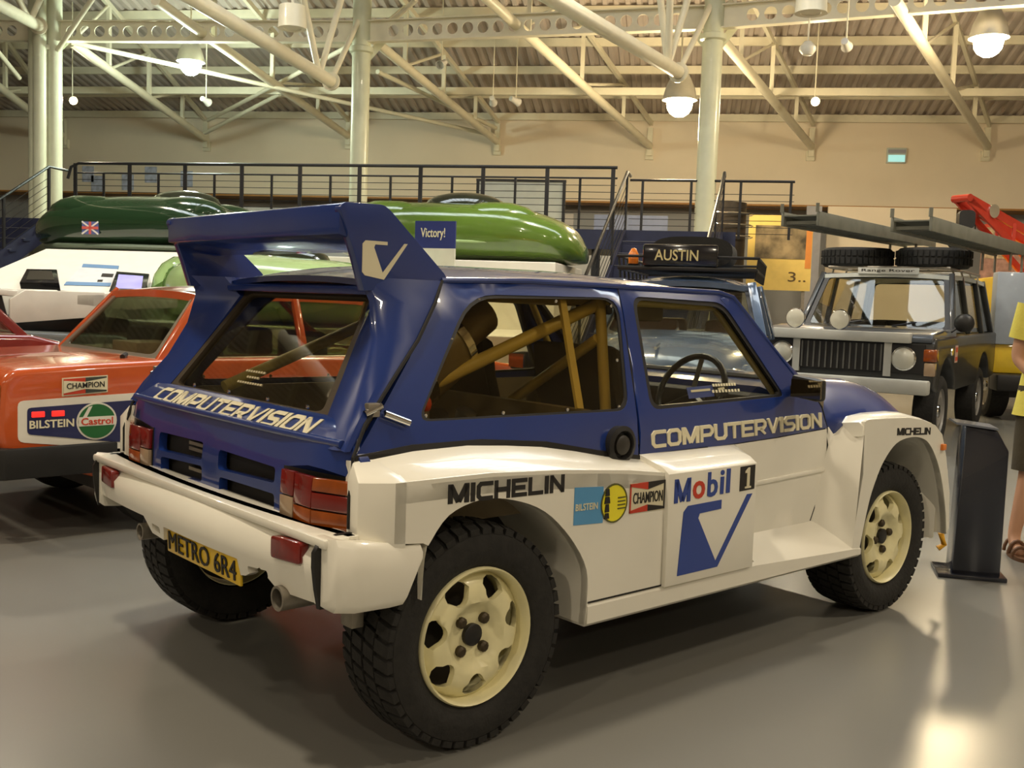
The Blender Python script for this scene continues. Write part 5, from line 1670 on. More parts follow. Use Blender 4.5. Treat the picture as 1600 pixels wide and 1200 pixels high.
MB().prism([(0.403, 0.608), (0.597, 0.608), (0.597, 0.657), (0.403, 0.657)], fk, 0.013, 0.0).build('white_band', mat('graphic_white', (0.72, 0.68, 0.58), 0.4), dc, smooth=0)
MB().prism([(0.425, 0.657), (0.445, 0.657), (0.475, 0.715), (0.455, 0.710)], fk, 0.013, 0.0).build('white_swash', mat('graphic_white', (0.72, 0.68, 0.58), 0.4), dc, smooth=0)
text('lettering', 'Castrol', lambda u, v, d: fk(0.415+0.17*u, 0.614+0.038*v, 0.013+d), RED, dc, 0.002, -0.004, bold=0.015)
pl = MB().prism([(0.320, 0.770), (0.560, 0.784), (0.560, 0.876), (0.320, 0.866)], fk, 0.003, -0.01).build('plug_decal', mat('cream_decal', (0.72, 0.66, 0.46), 0.45), t, smooth=0)
MB().prism([(0.327, 0.777), (0.440, 0.783), (0.440, 0.866), (0.327, 0.860)], fk, 0.006, 0.0).build('red_half', RED, pl, smooth=0)
MB().prism([(0.440, 0.783), (0.553, 0.790), (0.553, 0.870), (0.440, 0.866)], fk, 0.006, 0.0).build('dark_half', mat('slate_ink', (0.05, 0.055, 0.045), 0.5), pl, smooth=0)
MB().panel([(0.327, 0.786), (0.440, 0.806), (0.553, 0.798), (0.553, 0.862), (0.440, 0.844), (0.327, 0.852)], fk, [], 0.008, 0.0).build('bow_tie', mat('cream_decal', (0.72, 0.66, 0.46), 0.45), pl, smooth=0)
text('lettering', 'CHAMPION', lambda u, v, d: fk(0.342+0.198*u, 0.808+0.030*v+0.007*u, 0.008+d), INK, pl, 0.003, -0.003, bold=0.004)
MB().tube([(0.75, -0.55, 0.955), (0.80, -0.48, 0.965)], 0.015, 8).build('filler_cap', BLACK, t)
MB().box(0.97, 1.25, -0.25, 0.10, 0.90, 1.02).build('shelf_sticker', mat('rosy_paper', (0.55, 0.38, 0.30), 0.7), t, bevel=0.005)

# ------------------------------------------------------------------ maroon saloon at the edge
MAROON = mat('maroon_paint', (0.20, 0.022, 0.018), 0.22, coat=0.9, var=0.08)
_o = metro_pt(0.46, 5.10)
t = thing('maroon_saloon', 'maroon car with a raked end pillar behind the orange rally saloon', 'car', _o, METRO.rotation_euler[2])
prof = [(-3.9, 0.50), (-3.92, 0.75), (-3.8, 0.92), (-2.9, 1.0), (-1.2, 1.01), (-0.20, 1.0), (0.02, 0.95), (0.06, 0.72), (0.06, 0.45), (0.0, 0.34)] + arch(-0.72, 0.36, 0.30) + [(-1.7, 0.28), (-2.5, 0.28)] + arch(-3.15, 0.36, 0.30) + [(-3.7, 0.36)]
MB().panel(prof, lambda x, z, d: Vector((x, d, z)), [], 0.79, -0.79).build('body', MAROON, t, bevel=0.035, seg=3, smooth=50)
greenhouse(t, (-3.0, -0.22), (-2.6, -0.62), 0.72, 0.58, 0.99, 1.40, MAROON, CLEAR, (-1.7,), trim=mat('brushed_trim', (0.45, 0.40, 0.32), 0.3, metal=0.8))
seats(t, (-2.4, -1.6), 0.98, SEATF)
for x in (-0.72, -3.15):
    for s in (-1, 1):
        car_wheel(t, x, s*0.70, s, 0.31)
MB().box(-0.30, -0.14, -0.80, -0.788, 0.78, 0.86).build('wing_badge', mat('badge_grey', (0.35, 0.36, 0.33), 0.4), t, smooth=0)

# ------------------------------------------------------------------ white winged rally car behind it
t = thing('winged_rally_car', 'grey bodied competition car carrying a large boxy white rear wing', 'car', metro_pt(1.25, 6.74), METRO.rotation_euler[2]-radians(4))
GREYB = mat('slate_grey_paint', (0.11, 0.12, 0.115), 0.35, coat=0.5)
prof = [(-3.0, 0.40), (-3.0, 0.85), (-2.2, 0.98), (-0.9, 0.965), (0.25, 0.93), (0.55, 0.86), (0.58, 0.45), (0.5, 0.32)] + arch(0.0, 0.38, 0.30) + [(-1.2, 0.28)] + arch(-2.4, 0.38, 0.30) + [(-2.9, 0.34)]
MB().panel(prof, lambda x, z, d: Vector((x, d, z)), [], 0.82, -0.82).build('body', GREYB, t, bevel=0.03, seg=2, smooth=50)
WW = mat('wing_white', (0.76, 0.74, 0.66), 0.4, coat=0.3)
MB().loft([[Vector((x, y, z)) for y in (-0.80, 0.80)]+[Vector((x, y, z-0.05)) for y in (0.80, -0.80)] for x, z in ((-2.2, 1.34), (-1.4, 1.36), (-0.55, 1.29))]).build('roof_panel', WW, t, bevel=0.01)
for s in (-1, 1):
    MB().panel([(-0.62, 1.02), (0.02, 1.08), (0.14, 1.14), (0.14, 1.30), (-0.50, 1.30), (-0.62, 1.22)], lambda x, z, d, s=s: Vector((x, s*(0.80+d), z)), [], 0.02, -0.02).build('wing_end_plate', WW, t, bevel=0.008)
    MB().bar((-0.62, s*0.72, 0.95), (-0.70, s*0.70, 1.30), 0.08, 0.06).build('rear_pillar', BLACK, t, smooth=0)
    MB().bar((-0.05, s*0.45, 0.94), (0.0, s*0.45, 1.14), 0.05, 0.03).build('wing_strut', STEEL, t, smooth=0)
MB().loft([[Vector((x, y, z)) for y in (-0.82, 0.82)]+[Vector((x, y, z-h)) for y in (0.82, -0.82)] for x, z, h in ((-0.10, 1.28, 0.10), (0.30, 1.30, 0.15), (0.78, 1.30, 0.12))]).build('wing_blade', WW, t, bevel=0.012)
MB().box(-0.5, 0.45, -0.5, 0.5, 0.94, 1.06).build('engine_bay', BLACK, t, bevel=0.02)
MB().box(0.02, 0.20, -0.62, -0.45, 1.08, 1.15).build('wing_mount', STEEL, t, bevel=0.006)
for x in (0.0, -2.4):
    for s in (-1, 1):
        car_wheel(t, x, s*0.72, s, 0.32, 0.22)

# ------------------------------------------------------------------ expedition off-roader
ND = mat('slate_blue_paint', (0.055, 0.068, 0.090), 0.3, coat=0.7, var=0.1)
DK = mat('dull_dark_panel', (0.020, 0.021, 0.020), 0.45, coat=0.3, var=0.15)
hd = Vector((-0.53, -0.846))
_n = gp(4.30, 10.6)            # ground under the near front wheel
hdir = heading(-0.53, -0.846)
_fw = Vector((cos(hdir), sin(hdir), 0))
_lf = Vector((-sin(hdir), cos(hdir), 0))
RO = _n - _fw*3.55 - _lf*0.72   # near side is the car's left
t = thing('expedition_offroader', 'slate blue expedition off-roader with roof tyres and ramps overhead', 'car', RO, hdir)
RR = t


def arch_z(x, r, z0, zc, n=12):
    a0 = math.asin((z0-zc)/r)
    return [(x+r*cos(a0+(pi-2*a0)*k/n), zc+r*sin(a0+(pi-2*a0)*k/n)) for k in range(n+1)]


low = [(0.10, 0.60), (0.05, 0.80), (0.05, 1.16), (4.20, 1.12), (4.28, 1.08), (4.30, 0.66)] + arch_z(3.55, 0.50, 0.58, 0.42) + [(2.9, 0.56), (1.7, 0.56)] + arch_z(1.01, 0.50, 0.58, 0.42)
MB().panel(low, lambda x, z, d: Vector((x, d, z)), [], 0.88, -0.88).build('lower_body', DK, t, bevel=0.025, smooth=50)
MB().loft([[Vector((x, y, z)) for y in (-0.85, -0.80, 0.80, 0.85)]+[Vector((x, y, 1.08)) for y in (0.85, -0.85)] for x, z in ((2.95, 1.22), (3.6, 1.205), (4.22, 1.17), (4.29, 1.13))]).build('bonnet', ND, t, bevel=0.012)
greenhouse(t, (0.10, 2.98), (0.30, 2.55), 0.82, 0.70, 1.17, 1.80, mat('offroader_roof_white', (0.62, 0.64, 0.58), 0.4), CLEAR, (0.95, 1.95), crown=0.05, pw=0.07, pillar=DK)
f = quad_map((2.985, -0.80, 1.19), (2.985, 0.80, 1.19), (2.57, 0.69, 1.77), (2.57, -0.69, 1.77), (0.8, 0, 0.6))
for u in (0.25, 0.62):
    MB().tube([f(u, 0.02, 0.03), f(u+0.16, 0.10, 0.03)], 0.010, 6).build('wiper', BLACK, t)
seats(t, (0.5, 1.75), 1.15, SEATF)
for x in (1.01, 3.55):
    for s in (-1, 1):
        car_wheel(t, x, s*0.74, s, 0.37, 0.22, rim=mat('grey_rim', (0.25, 0.24, 0.22), 0.5, metal=0.3))
# front: grille, lamps, indicators, pale beam, bumper
gr = MB().box(4.28, 4.31, -0.42, 0.42, 0.78, 1.06).build('grille', BLACK, t, smooth=0)
for k in range(14):
    MB().box(4.305, 4.32, -0.40+k*0.06, -0.385+k*0.06, 0.79, 1.05).build('grille_bar', mat('grille_grey', (0.10, 0.10, 0.09), 0.4), gr, smooth=0)
for s in (-1, 1):
    MB().box(4.27, 4.31, s*0.62-0.17, s*0.62+0.17, 0.78, 1.06).build('lamp_panel', BLACK, t, smooth=0)
    hl = MB().lathe([(0.10, 0), (0.105, 0.02), (0.085, 0.035), (0, 0.05)], 22, Matrix.Translation((4.30, s*0.60, 0.92)) @ Matrix.Rotation(pi/2, 4, 'Y')).build('headlamp', mat('headlamp_glass', (0.55, 0.54, 0.46), 0.12, coat=0.8), t)
    MB().lathe([(0.104, 0.0), (0.118, 0.01), (0.104, 0.02)], 22, Matrix.Translation((4.305, s*0.60, 0.92)) @ Matrix.Rotation(pi/2, 4, 'Y')).build('headlamp_rim', CHROME, hl)
    MB().box(4.20, 4.32, s*0.84-0.06, s*0.84+0.06, 0.90, 1.02).build('indicator', LA, t, bevel=0.01)
    MB().box(4.22, 4.315, s*0.84-0.05, s*0.84+0.05, 0.76, 0.89).build('side_lamp', LW, t, bevel=0.01)
    MB().box(4.28, 4.325, s*0.45-0.035, s*0.45+0.035, 0.74, 1.08).build('front_post', mat('pale_grey_paint', (0.42, 0.42, 0.38), 0.5), t, smooth=0)
MB().box(4.26, 4.36, -0.86, 0.66, 1.07, 1.17).build('pale_front_beam', mat('pale_grey_paint', (0.42, 0.42, 0.38), 0.5), t, bevel=0.01)
MB().box(4.30, 4.44, -0.86, 0.86, 0.58, 0.72).build('front_bumper', mat('pale_grey_paint', (0.42, 0.42, 0.38), 0.5), t, bevel=0.02)
for y in (-0.50, -0.05):
    sl = MB().lathe([(0.0, -0.07), (0.07, -0.05), (0.105, 0.02), (0.10, 0.03), (0, 0.035)], 22, Matrix.Translation((4.22, y, 1.275)) @ Matrix.Rotation(pi/2, 4, 'Y')).build('spot_lamp', CHROME, t)
    MB().lathe([(0.094, 0.035), (0.06, 0.045), (0, 0.05)], 22, Matrix.Translation((4.22, y, 1.275)) @ Matrix.Rotation(pi/2, 4, 'Y')).build('lens', mat('spot_glass', (0.60, 0.57, 0.46), 0.1, coat=0.8), sl)
    MB().tube([(4.21, y, 1.12), (4.21, y, 1.20)], 0.015, 8).build('stalk', BLACK, sl)
MB().ball((3.35, 0.98, 1.28), 0.10, 14, (0.6, 1, 1)).build('wing_mirror', BLACK, t)
MB().tube([(3.35, 0.86, 1.18), (3.35, 0.97, 1.27)], 0.012, 6).build('mirror_arm', BLACK, t)
dp = MB().box(3.0, 3.16, 0.878, 0.884, 0.86, 1.04).build('flank_sticker', mat('sticker_pink', (0.55, 0.35, 0.28), 0.5), t, smooth=0)
MB().box(3.02, 3.14, 0.884, 0.887, 0.88, 0.92).build('red_line', RED, dp, smooth=0)
MB().box(3.03, 3.13, 0.884, 0.887, 0.97, 1.02).build('red_patch', RED, dp, smooth=0)
MB().lathe([(0.045, 0), (0.04, 0.012), (0, 0.014)], 16, Matrix.Translation((3.36, 0.88, 0.98)) @ Matrix.Rotation(-pi/2, 4, 'X')).build('filler_cap', CHROME, t)
bd = MB().box(2.58, 2.62, -0.30, 0.36, 1.80, 1.87).build('roof_name_strip', mat('strip_white', (0.62, 0.62, 0.56), 0.5), t, smooth=0)
text('lettering', 'Range Rover', lambda u, v, d: Vector((2.62+d, -0.26+0.58*u, 1.815+0.04*v)), INK, bd, 0.002, -0.004, bold=0.005)
# roof rack
rk = MB().tube([(0.30, -0.66, 1.875), (2.50, -0.66, 1.875), (2.50, 0.66, 1.875), (0.30, 0.66, 1.875), (0.30, -0.66, 1.875)], 0.018, 8).build('roof_rack', STEEL, t)
for x in (0.5, 1.1, 1.7, 2.3):
    MB().tube([(x, -0.66, 1.875), (x, 0.66, 1.875)], 0.012, 6).build('rack_bar', STEEL, rk)
    for s in (-1, 1):
        MB().tube([(x, s*0.66, 1.875), (x, s*0.68, 1.80)], 0.012, 6).build('rack_foot', STEEL, rk)


def rr_world(p):
    return RO + _fw*p[0] + _lf*p[1] + Vector((0, 0, p[2]))


for y, lab in ((-0.428, 'spare tyre lying flat on the off-roader roof on its far side'), (0.428, 'spare tyre lying flat on the off-roader roof on its near side')):
    q = rr_world((2.16, y, 1.888))
    ty = thing('spare_tyre', lab, 'tyre', q, hdir)
    MB().lathe([(0.20, 0.02), (0.24, 0.0), (0.37, 0.0), (0.40, 0.03), (0.405, 0.11), (0.40, 0.19), (0.37, 0.22), (0.24, 0.22), (0.20, 0.20)], 40, closed=True).build('carcass', RUBBER, ty)
    MB().lathe([(0.20, 0.03), (0.19, 0.11), (0.20, 0.19), (0.215, 0.19), (0.215, 0.03)], 32, closed=True).build('rim', STEEL, ty)
    tb = MB()
    for k in range(40):
        a = 2*pi*k/40
        Rz = Matrix.Rotation(a, 4, 'Z')
        for z0, z1 in ((0.03, 0.10), (0.12, 0.19)):
            tb.box(0.395, 0.415, -0.021, 0.021, z0, z1, Rz)
    tb.build('tread_blocks', RUBBER, ty, smooth=0)['kind'] = 'stuff'

# bridging ramps carried over the roof
RAMP = mat('olive_grey_ramp', (0.20, 0.20, 0.16), 0.55, metal=0.2, var=0.12)
for (u0, v0, d0), (u1, v1, d1), lab in (((1250, 342, 9.6), (1420, 375, 12.4), 'long grey bridging ramp over the off-roader far side'), ((1424, 350, 9.3), (1565, 388, 12.0), 'long grey bridging ramp over the off-roader near side')):
    a, b = at(u0, v0, d0), at(u1, v1, d1)
    dr = (b-a).normalized()
    sd = dr.cross(Vector((0, 0, 1))).normalized()
    up = sd.cross(dr)
    L = (b-a).length+0.5
    t = thing('bridging_ramp', lab, 'ramp', (a.x, a.y, 0))
    o = Vector((0, 0, a.z))
    for s in (-1, 1):
        MB().bar(o+sd*(s*0.17), o+sd*(s*0.17)+dr*L, 0.03, 0.13, up=up).build('side_rail', RAMP, t, bevel=0.004)
        MB().bar(o+sd*(s*0.17)+up*0.06-dr*0.02, o+sd*(s*0.17)+up*0.14-dr*0.02, 0.03, 0.03).build('end_hook', RAMP, t, smooth=0)
    MB().bar(o+up*0.03, o+up*0.03+dr*L, 0.34, 0.012, up=up).build('deck_plate', RAMP, t, smooth=0)
    k = 0.08
    while k < L:
        MB().bar(o+dr*k+sd*0.165-up*0.03, o+dr*k-sd*0.165-up*0.03, 0.04, 0.03).build('rung', RAMP, t, smooth=0)
        k += 0.16
    for k in (0.82, 0.97):
        e = o+dr*(L*k)-up*0.06
        g = Vector((e.x-a.x*0, e.y-a.y*0, 1.89))
        MB().tube([e+sd*0.15, g+sd*0.15], 0.015, 6).build('prop', STEEL, t)
        MB().tube([e-sd*0.15, g-sd*0.15], 0.015, 6).build('prop', STEEL, t)

# ------------------------------------------------------------------ rounded blue expedition saloon with a roof rack
hdir2 = heading(-0.27, -0.963)
_f2 = Vector((cos(hdir2), sin(hdir2), 0))
_l2 = Vector((-sin(hdir2), cos(hdir2), 0))
AO = gp(1.97, 8.3) - _f2*2.35 - _l2*0.62
t = thing('rounded_expedition_saloon', 'rounded grey blue saloon with a loaded roof rack behind the rally hatchback', 'car', AO, hdir2)
ABLUE = mat('greyed_blue_paint', (0.075, 0.115, 0.190), 0.25, coat=0.8, var=0.12)
ABL2 = ABLUE
MB().loft([ring_se(*r) for r in spl([(0.0, 0.30, 0.50, 0.95, 2.5), (0.15, 0.62, 0.34, 1.10, 3), (0.7, 0.76, 0.28, 1.14, 3.5), (1.6, 0.78, 0.27, 1.12, 4), (2.4, 0.78, 0.27, 1.16, 3.6), (3.0, 0.72, 0.28, 1.16, 3), (3.5, 0.62, 0.32, 1.12, 2.6), (3.85, 0.48, 0.36, 1.02, 2.4), (3.98, 0.30, 0.45, 0.90, 2.2)], 30)]).build('body', ABLUE, t, smooth=70)
for s in (-1, 1):
    MB().ball((3.25, s*0.62, 0.62), 1.0, 18, (0.72, 0.20, 0.36)).build('front_wing', ABLUE, t)
    MB().ball((0.75, s*0.66, 0.58), 1.0, 18, (0.66, 0.16, 0.34)).build('rear_wing', ABLUE, t)
    hl = MB().lathe([(0.095, -0.05), (0.10, 0.0), (0.075, 0.03), (0, 0.045)], 20, Matrix.Translation((3.88, s*0.56, 0.84)) @ Matrix.Rotation(pi/2, 4, 'Y')).build('headlamp', mat('headlamp_glass', (0.55, 0.54, 0.46), 0.12, coat=0.8), t)
    MB().lathe([(0.096, 0), (0.112, 0.006), (0.096, 0.014)], 20, Matrix.Translation((3.88, s*0.56, 0.84)) @ Matrix.Rotation(pi/2, 4, 'Y')).build('headlamp_rim', CHROME, hl)
    MB().ball((3.86, s*0.66, 0.66), 0.04).build('indicator', LA, t)
    car_wheel(t, 3.15, s*0.64, s, 0.33)
    car_wheel(t, 0.80, s*0.66, s, 0.33)
greenhouse(t, (0.35, 2.50), (0.75, 2.10), 0.66, 0.53, 1.10, 1.54, ABL2, CLEAR, (1.35,), crown=0.08, pw=0.09, trim=BLACK)
seats(t, (0.8, 1.5), 1.12, mat('brown_leather', (0.12, 0.05, 0.025), 0.6))
MB().loft([ring_se(x, w, 0.48, z, 3) for x, w, z in ((3.90, 0.34, 0.80), (3.97, 0.32, 0.78))]).build('grille', CHROME, t)
MB().tube([(3.92, -0.74, 0.46), (4.06, -0.5, 0.46), (4.08, 0.5, 0.46), (3.92, 0.74, 0.46)], 0.05, 10).build('front_bumper', CHROME, t)
MB().tube([(2.6, 0, 1.17), (3.85, 0, 1.06)], 0.012, 8).build('bonnet_strip', CHROME, t)
rk = MB().tube([(0.55, -0.56, 1.66), (2.20, -0.56, 1.66), (2.26, 0.0, 1.66), (2.20, 0.56, 1.66), (0.55, 0.56, 1.66), (0.55, -0.56, 1.66)], 0.020, 8).build('roof_rack', BLACK, t)
MB().tube([(0.55, -0.58, 1.76), (2.18, -0.58, 1.76), (2.24, 0.0, 1.76), (2.18, 0.58, 1.76), (0.55, 0.58, 1.76), (0.55, -0.58, 1.76)], 0.012, 8).build('upper_rail', BLACK, rk)
for k in range(8):
    x = 0.6+0.22*k
    for s in (-1, 1):
        MB().tube([(x, s*0.56, 1.58), (x, s*0.58, 1.76)], 0.010, 6).build('rack_stay', BLACK, rk)
    MB().tube([(x, -0.56, 1.66), (x, 0.56, 1.66)], 0.010, 6).build('rack_bar', BLACK, rk)
bd = MB().box(2.20, 2.27, -0.36, 0.26, 1.68, 1.86).build('name_board', GLOSSBLACK, t, bevel=0.02)
text('lettering', 'AUSTIN', lambda u, v, d: Vector((2.27+d, -0.26+0.36*u, 1.725+0.09*v)), mat('sign_gilt', (0.70, 0.62, 0.30), 0.5), bd, 0.003, -0.004, bold=0.012)


def au_world(p):
    return AO+_f2*p[0]+_l2*p[1]+Vector((0, 0, p[2]))


q = au_world((1.75, 0.02, 1.68))
b_ = MB().loft([ring_se(x, 0.34, 0.0, 0.26, 3.0) for x in (-0.3, -0.22, 0.22, 0.3)]).build('canvas_bundle', mat('dark_canvas', (0.03, 0.03, 0.028), 0.9, bump=0.3), None, smooth=60)
b_.location = q
b_.rotation_euler = (0, 0, hdir2)
tag(b_, 'dark canvas bundle packed behind the roof name board', 'bundle')
for (x, y), lab in (((2.05, -0.47), 'amber lantern on the roof rack at the far end of the name board'),):
    q = au_world((x, y, 1.66))
    l_ = thing('amber_lantern', lab, 'lantern', q)
    MB().lathe([(0.05, 0), (0.05, 0.04), (0.0, 0.04)], 14).build('base', BLACK, l_)
    MB().lathe([(0.042, 0.04), (0.045, 0.12), (0.02, 0.17), (0, 0.175)], 14).build('lens', mat('amber_lens', (0.75, 0.20, 0.02), 0.2, coat=0.5), l_)

# ------------------------------------------------------------------ recovery truck at the right: yellow body, grey cab, red jib
_h = heading(-0.2, -0.98)
TO = gp(7.55, 14.6)
t = thing('recovery_truck', 'yellow and grey recovery truck with a red lifting jib beyond the off-roader', 'truck', TO, _h)
YEL = mat('truck_yellow', (0.70, 0.46, 0.02), 0.4, coat=0.4)
GRY = mat('truck_grey', (0.30, 0.33, 0.36), 0.45, coat=0.2)
MB().box(-0.8, 1.2, -1.0, 1.0, 0.62, 1.05).build('chassis_body', YEL, t, bevel=0.03)
MB().box(1.0, 1.25, -1.02, -0.55, 1.0, 1.95).build('cab_side', GRY, t, bevel=0.02)
MB().box(-0.8, 1.18, -0.98, 0.98, 1.05, 1.90).build('body_panel', YEL, t, bevel=0.03)
MB().box(1.16, 1.26, -0.55, 0.98, 1.0, 1.95).build('cab_front', GRY, t, bevel=0.02)
MB().box(1.255, 1.275, -0.45, 0.45, 1.10, 1.75).build('yellow_door', YEL, t, bevel=0.01)
MB().box(1.1, 1.5, -1.0, 1.0, 0.40, 0.62).build('bumper', BLACK, t, bevel=0.03)
MB().box(-0.7, 1.1, -0.9, 0.9, 0.3, 0.62).build('underside', BLACK, t, smooth=0)
for x in (0.7, -0.4):
    for s in (-1, 1):
        car_wheel(t, x, s*0.85, s, 0.42, 0.25)
JRED = mat('jib_red', (0.48, 0.035, 0.015), 0.35, coat=0.5)
_ti = Matrix.Rotation(-_h, 3, 'Z')
tipw, basew = at(1503, 310, 13.6), at(1690, 420, 14.6)
tip, base = _ti @ (tipw-TO), _ti @ (basew-TO)
dr = (base-tip).normalized()
sd = dr.cross(Vector((0, 0, 1))).normalized()
up2 = sd.cross(dr)
for s in (-1, 1):
    j = MB().bar(tip+sd*(0.10*s), base+sd*(0.18*s), 0.04, 0.12).build('jib_beam', JRED, t, bevel=0.008)
    MB().bar(tip+sd*(0.10*s), base+sd*(0.18*s)-Vector((0, 0, 0.75)), 0.04, 0.10).build('jib_lower_beam', JRED, t, bevel=0.008)
    for k in (0.35, 0.6, 0.85):
        p_ = tip+(base-tip)*k+sd*(0.14*s)
        MB().bar(p_, p_-Vector((0, 0, 0.75*k)), 0.04, 0.05).build('jib_web', JRED, t, smooth=0)
MB().tube([tip-sd*0.16+dr*0.45, tip+sd*0.16+dr*0.45], 0.09, 20).build('pulley', CHROME, t)
MB().tube([tip-sd*0.14, tip+sd*0.14], 0.05, 14).build('tip_pin', JRED, t)
MB().bar(base-Vector((0, 0, 0.9)), Vector((base.x, base.y, 1.0)), 0.3, 0.3).build('jib_post', JRED, t, bevel=0.02)
MB().bar(base+Vector((0, 0, 0.05)), base-Vector((0, 0, 0.95)), 0.3, 0.3).build('jib_mast', JRED, t, bevel=0.02)
hk = MB().loft([ring_se(x, 0.10, -0.12, 0.12, 4) for x in (-0.09, -0.05, 0.05, 0.09)]).build('hook_block', BLACK, t)
hk.location = tip+dr*0.10-Vector((0, 0, 0.24))
for dx in (-0.10, 0.12):
    MB().lathe([(0.0, -0.05), (0.13, -0.05), (0.14, 0.0), (0.13, 0.05), (0.0, 0.05)], 20, Matrix.Translation(tip+dr*0.12+sd*0.0+Vector((0, dx, -0.50))) @ Matrix.Rotation(pi/2, 4, 'Y')).build('hook_sheave', BLACK, t)
    MB().tube([tip+dr*0.10+Vector((0, dx, -0.30)), tip+dr*0.12+Vector((0, dx, -0.50))], 0.008, 6).build('hook_wire', BLACK, t)

# ------------------------------------------------------------------ black information plinth
pp = at_z(1512, 897, 0.0)
t = thing('information_plinth', 'narrow glossy black information plinth with a sloping top on a square foot', 'plinth', (pp.x, pp.y, 0), YAW-pi/2+radians(-14))
PB = mat('plinth_black', (0.010, 0.012, 0.020), 0.22, coat=0.6, var=0.1)
MB().box(-0.165, 0.165, -0.13, 0.13, 0, 0.022).build('foot', PB, t, bevel=0.004)
MB().panel([(-0.095, 0.02), (0.135, 0.02), (0.135, 0.67), (0.075, 0.775), (-0.075, 0.79)], lambda x, z, d: Vector((x, d, z)), [], 0.10, -0.10).build('column_box', PB, t, bevel=0.006)
MB().prism([(-0.125, 0.797), (0.075, 0.777), (0.075, 0.787), (-0.125, 0.807)], lambda x, z, d: Vector((x, d, z)), 0.11, -0.12).build('sloping_label', mat('plinth_label', (0.10, 0.11, 0.13), 0.2, coat=0.5), t, smooth=0)

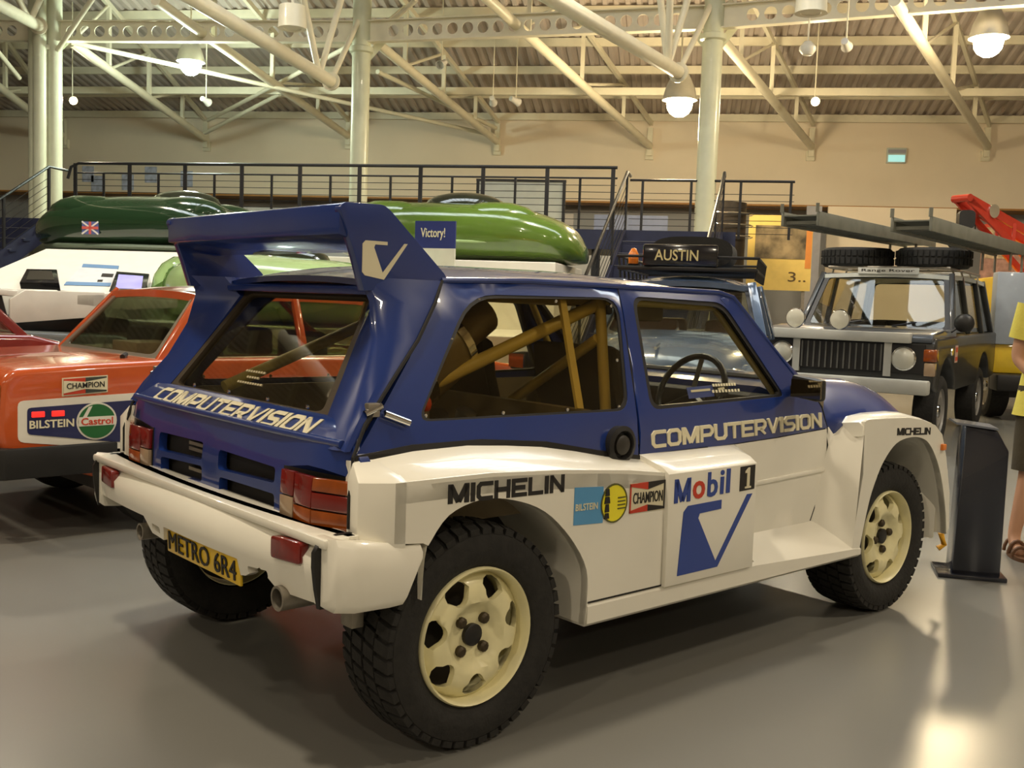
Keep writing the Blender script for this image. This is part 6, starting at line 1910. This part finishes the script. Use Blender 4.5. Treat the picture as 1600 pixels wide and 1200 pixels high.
# ------------------------------------------------------------------ visitor at the edge of the hall
def person():
    base = at_z(1580, 866, 0.0)
    t = thing('person', 'person in a yellow shirt, dark shorts and brown sandals standing beyond the plinth', 'person', (base.x, base.y, 0), YAW-pi/2)
    SKIN = mat('skin', (0.50, 0.27, 0.16), 0.55, var=0.06)
    # local x right of the photographer, y away
    J = {'pel': (0.20, 0.02, 0.92), 'wai': (0.20, 0.02, 1.08), 'che': (0.20, 0.03, 1.30), 'nec': (0.20, 0.01, 1.48), 'hdb': (0.20, 0.0, 1.56), 'hdm': (0.20, 0.0, 1.64), 'hdt': (0.20, 0.01, 1.72),
         'lh': (0.11, 0.02, 0.88), 'lk': (0.07, 0.0, 0.49), 'la': (0.02, 0.03, 0.10), 'lb': (0.01, -0.02, 0.05), 'lt': (-0.01, -0.13, 0.035),
         'rh': (0.29, 0.02, 0.88), 'rk': (0.33, 0.03, 0.49), 'ra': (0.35, 0.10, 0.10), 'rb': (0.35, 0.05, 0.05), 'rt': (0.37, -0.06, 0.035),
         'ls': (0.03, 0.03, 1.40), 'le': (-0.02, 0.06, 1.12), 'lw': (0.05, -0.12, 0.98), 'lp': (0.085, -0.19, 0.96),
         'rs': (0.37, 0.03, 1.40), 're': (0.44, 0.06, 1.12), 'rw': (0.38, -0.14, 1.0), 'rp': (0.355, -0.21, 0.98)}
    E = [('pel', 'wai', 0.14, 0.125), ('wai', 'che', 0.125, 0.15), ('che', 'nec', 0.15, 0.055), ('nec', 'hdb', 0.055, 0.065), ('hdb', 'hdm', 0.065, 0.085), ('hdm', 'hdt', 0.085, 0.06),
         ('pel', 'lh', 0.14, 0.09), ('lh', 'lk', 0.09, 0.058), ('lk', 'la', 0.058, 0.036), ('la', 'lb', 0.036, 0.036), ('lb', 'lt', 0.036, 0.028),
         ('pel', 'rh', 0.14, 0.09), ('rh', 'rk', 0.09, 0.058), ('rk', 'ra', 0.058, 0.036), ('ra', 'rb', 0.036, 0.036), ('rb', 'rt', 0.036, 0.028),
         ('che', 'ls', 0.13, 0.06), ('ls', 'le', 0.055, 0.042), ('le', 'lw', 0.042, 0.028), ('lw', 'lp', 0.028, 0.030),
         ('che', 'rs', 0.13, 0.06), ('rs', 're', 0.055, 0.042), ('re', 'rw', 0.042, 0.028), ('rw', 'rp', 0.028, 0.030)]
    V, R, I, EE = [], [], {}, []

    def vid(n, r):
        if n not in I:
            I[n] = len(V)
            V.append(J[n])
            R.append(r)
        return I[n]
    for a, b, ra, rb in E:
        i, j = vid(a, ra), vid(b, rb)
        EE.append((i, j))
    # fingers: four and a thumb on each hand
    for h, s in (('l', 1), ('r', -1)):
        w = Vector(J[h+'p'])
        fw = (Vector(J[h+'p'])-Vector(J[h+'w'])).normalized()
        for k in range(4):
            off = Vector((0.012*s, 0, 0.030-0.020*k))
            p1 = w+off+fw*0.035
            p2 = p1+fw*(0.032-0.004*abs(k-1.3))+Vector((0.006*s, 0, -0.006))
            p3 = p2+fw*0.018+Vector((0.014*s, 0.004, -0.012))
            prev = I[h+'p']
            for q in (p1, p2, p3):
                V.append(tuple(q))
                R.append(0.0085)
                EE.append((prev, len(V)-1))
                prev = len(V)-1
        prev = I[h+'p']
        for q in (w+Vector((0.012*s, -0.01, 0.042)), w+fw*0.03+Vector((0.020*s, 0, 0.058)), w+fw*0.055+Vector((0.024*s, 0, 0.052))):
            V.append(tuple(q))
            R.append(0.0095)
            EE.append((prev, len(V)-1))
            prev = len(V)-1
    me = bpy.data.meshes.new('body')
    me.from_pydata(V, EE, [])
    o = bpy.data.objects.new('body', me)
    link(o, t)
    me.materials.append(SKIN)
    md = o.modifiers.new('skin', 'SKIN')
    md.use_smooth_shade = True
    for i, v in enumerate(me.skin_vertices[0].data):
        v.radius = (R[i], R[i])
        v.use_root = (i == I['pel'])
    ss = o.modifiers.new('subd', 'SUBSURF')
    ss.levels = ss.render_levels = 2
    # face and hair
    H = mat('brown_hair', (0.06, 0.035, 0.02), 0.7, bump=0.4)
    MB().ball((0.20, 0.025, 1.665), 0.104, 16, (0.95, 1.0, 1.05)).build('hair', H, t)
    MB().ball((0.20, -0.090, 1.625), 0.018, 10, (0.8, 1.2, 1.4)).build('nose', SKIN, t)
    for s in (-1, 1):
        MB().ball((0.20+s*0.033, -0.074, 1.648), 0.013).build('eye', mat('eye_dark', (0.04, 0.03, 0.025), 0.2), t)
        MB().ball((0.20+s*0.088, 0.0, 1.63), 0.026, 10, (0.4, 0.8, 1.2)).build('ear', SKIN, t)
    MB().ball((0.20, -0.078, 1.585), 0.02, 10, (1.2, 0.4, 0.35)).build('mouth', mat('lips', (0.38, 0.12, 0.09), 0.5), t)
    # clothes
    SH = mat('yellow_cotton', (0.66, 0.58, 0.10), 0.85, var=0.1, bump=0.2)
    ST = mat('dark_olive_cotton', (0.050, 0.040, 0.022), 0.9, var=0.15, bump=0.2)
    MB().loft([[Vector((0.20+rx*cos(2*pi*k/28), 0.02+ry*sin(2*pi*k/28), z)) for k in range(28)] for z, rx, ry in ((0.80, 0.235, 0.165), (0.90, 0.215, 0.16), (1.05, 0.19, 0.15), (1.20, 0.20, 0.155), (1.34, 0.215, 0.15), (1.43, 0.185, 0.12), (1.485, 0.085, 0.085))], caps=False).build('shirt', SH, t, smooth=70)
    for a, b in (('ls', 'le'), ('rs', 're')):
        p, q = Vector(J[a]), Vector(J[b])
        MB().tube([p+(p-q)*0.08, p+(q-p)*0.62], 0.082, 16, r2=0.075, caps=False).build('sleeve', SH, t)
    for a, b in (('lh', 'lk'), ('rh', 'rk')):
        p, q = Vector(J[a]), Vector(J[b])
        MB().tube([p+Vector((0, 0, 0.08)), p+(q-p)*0.5, q+Vector((0, 0, -0.01))], 0.118, 20, r2=0.098, caps=False).build('shorts_leg', ST, t)
    SD = mat('brown_sandal_leather', (0.13, 0.06, 0.025), 0.6)
    for a, b in (('lb', 'lt'), ('rb', 'rt')):
        p, q = Vector(J[a]), Vector(J[b])
        d = (q-p)
        d.z = 0
        d.normalize()
        s_ = Vector((-d.y, d.x, 0))
        ring = []
        for k in range(20):
            an = 2*pi*k/20
            ring.append(p+d*(0.055+0.135*cos(an))+s_*(0.048*sin(an)))
        MB().loft([[Vector((v.x, v.y, z)) for v in ring] for z in (0.0, 0.02)]).build('sandal_sole', SD, t)
        for k in (-0.05, 0.04, 0.11):
            c = p+d*k
            MB().tube([c+s_*(0.046*cos(pi*j/8))+Vector((0, 0, 0.015-c.z+ (0.075 if k < 0.1 else 0.055)*sin(pi*j/8))) for j in range(9)], 0.010, 6).build('sandal_strap', SD, t)
    return t


person()
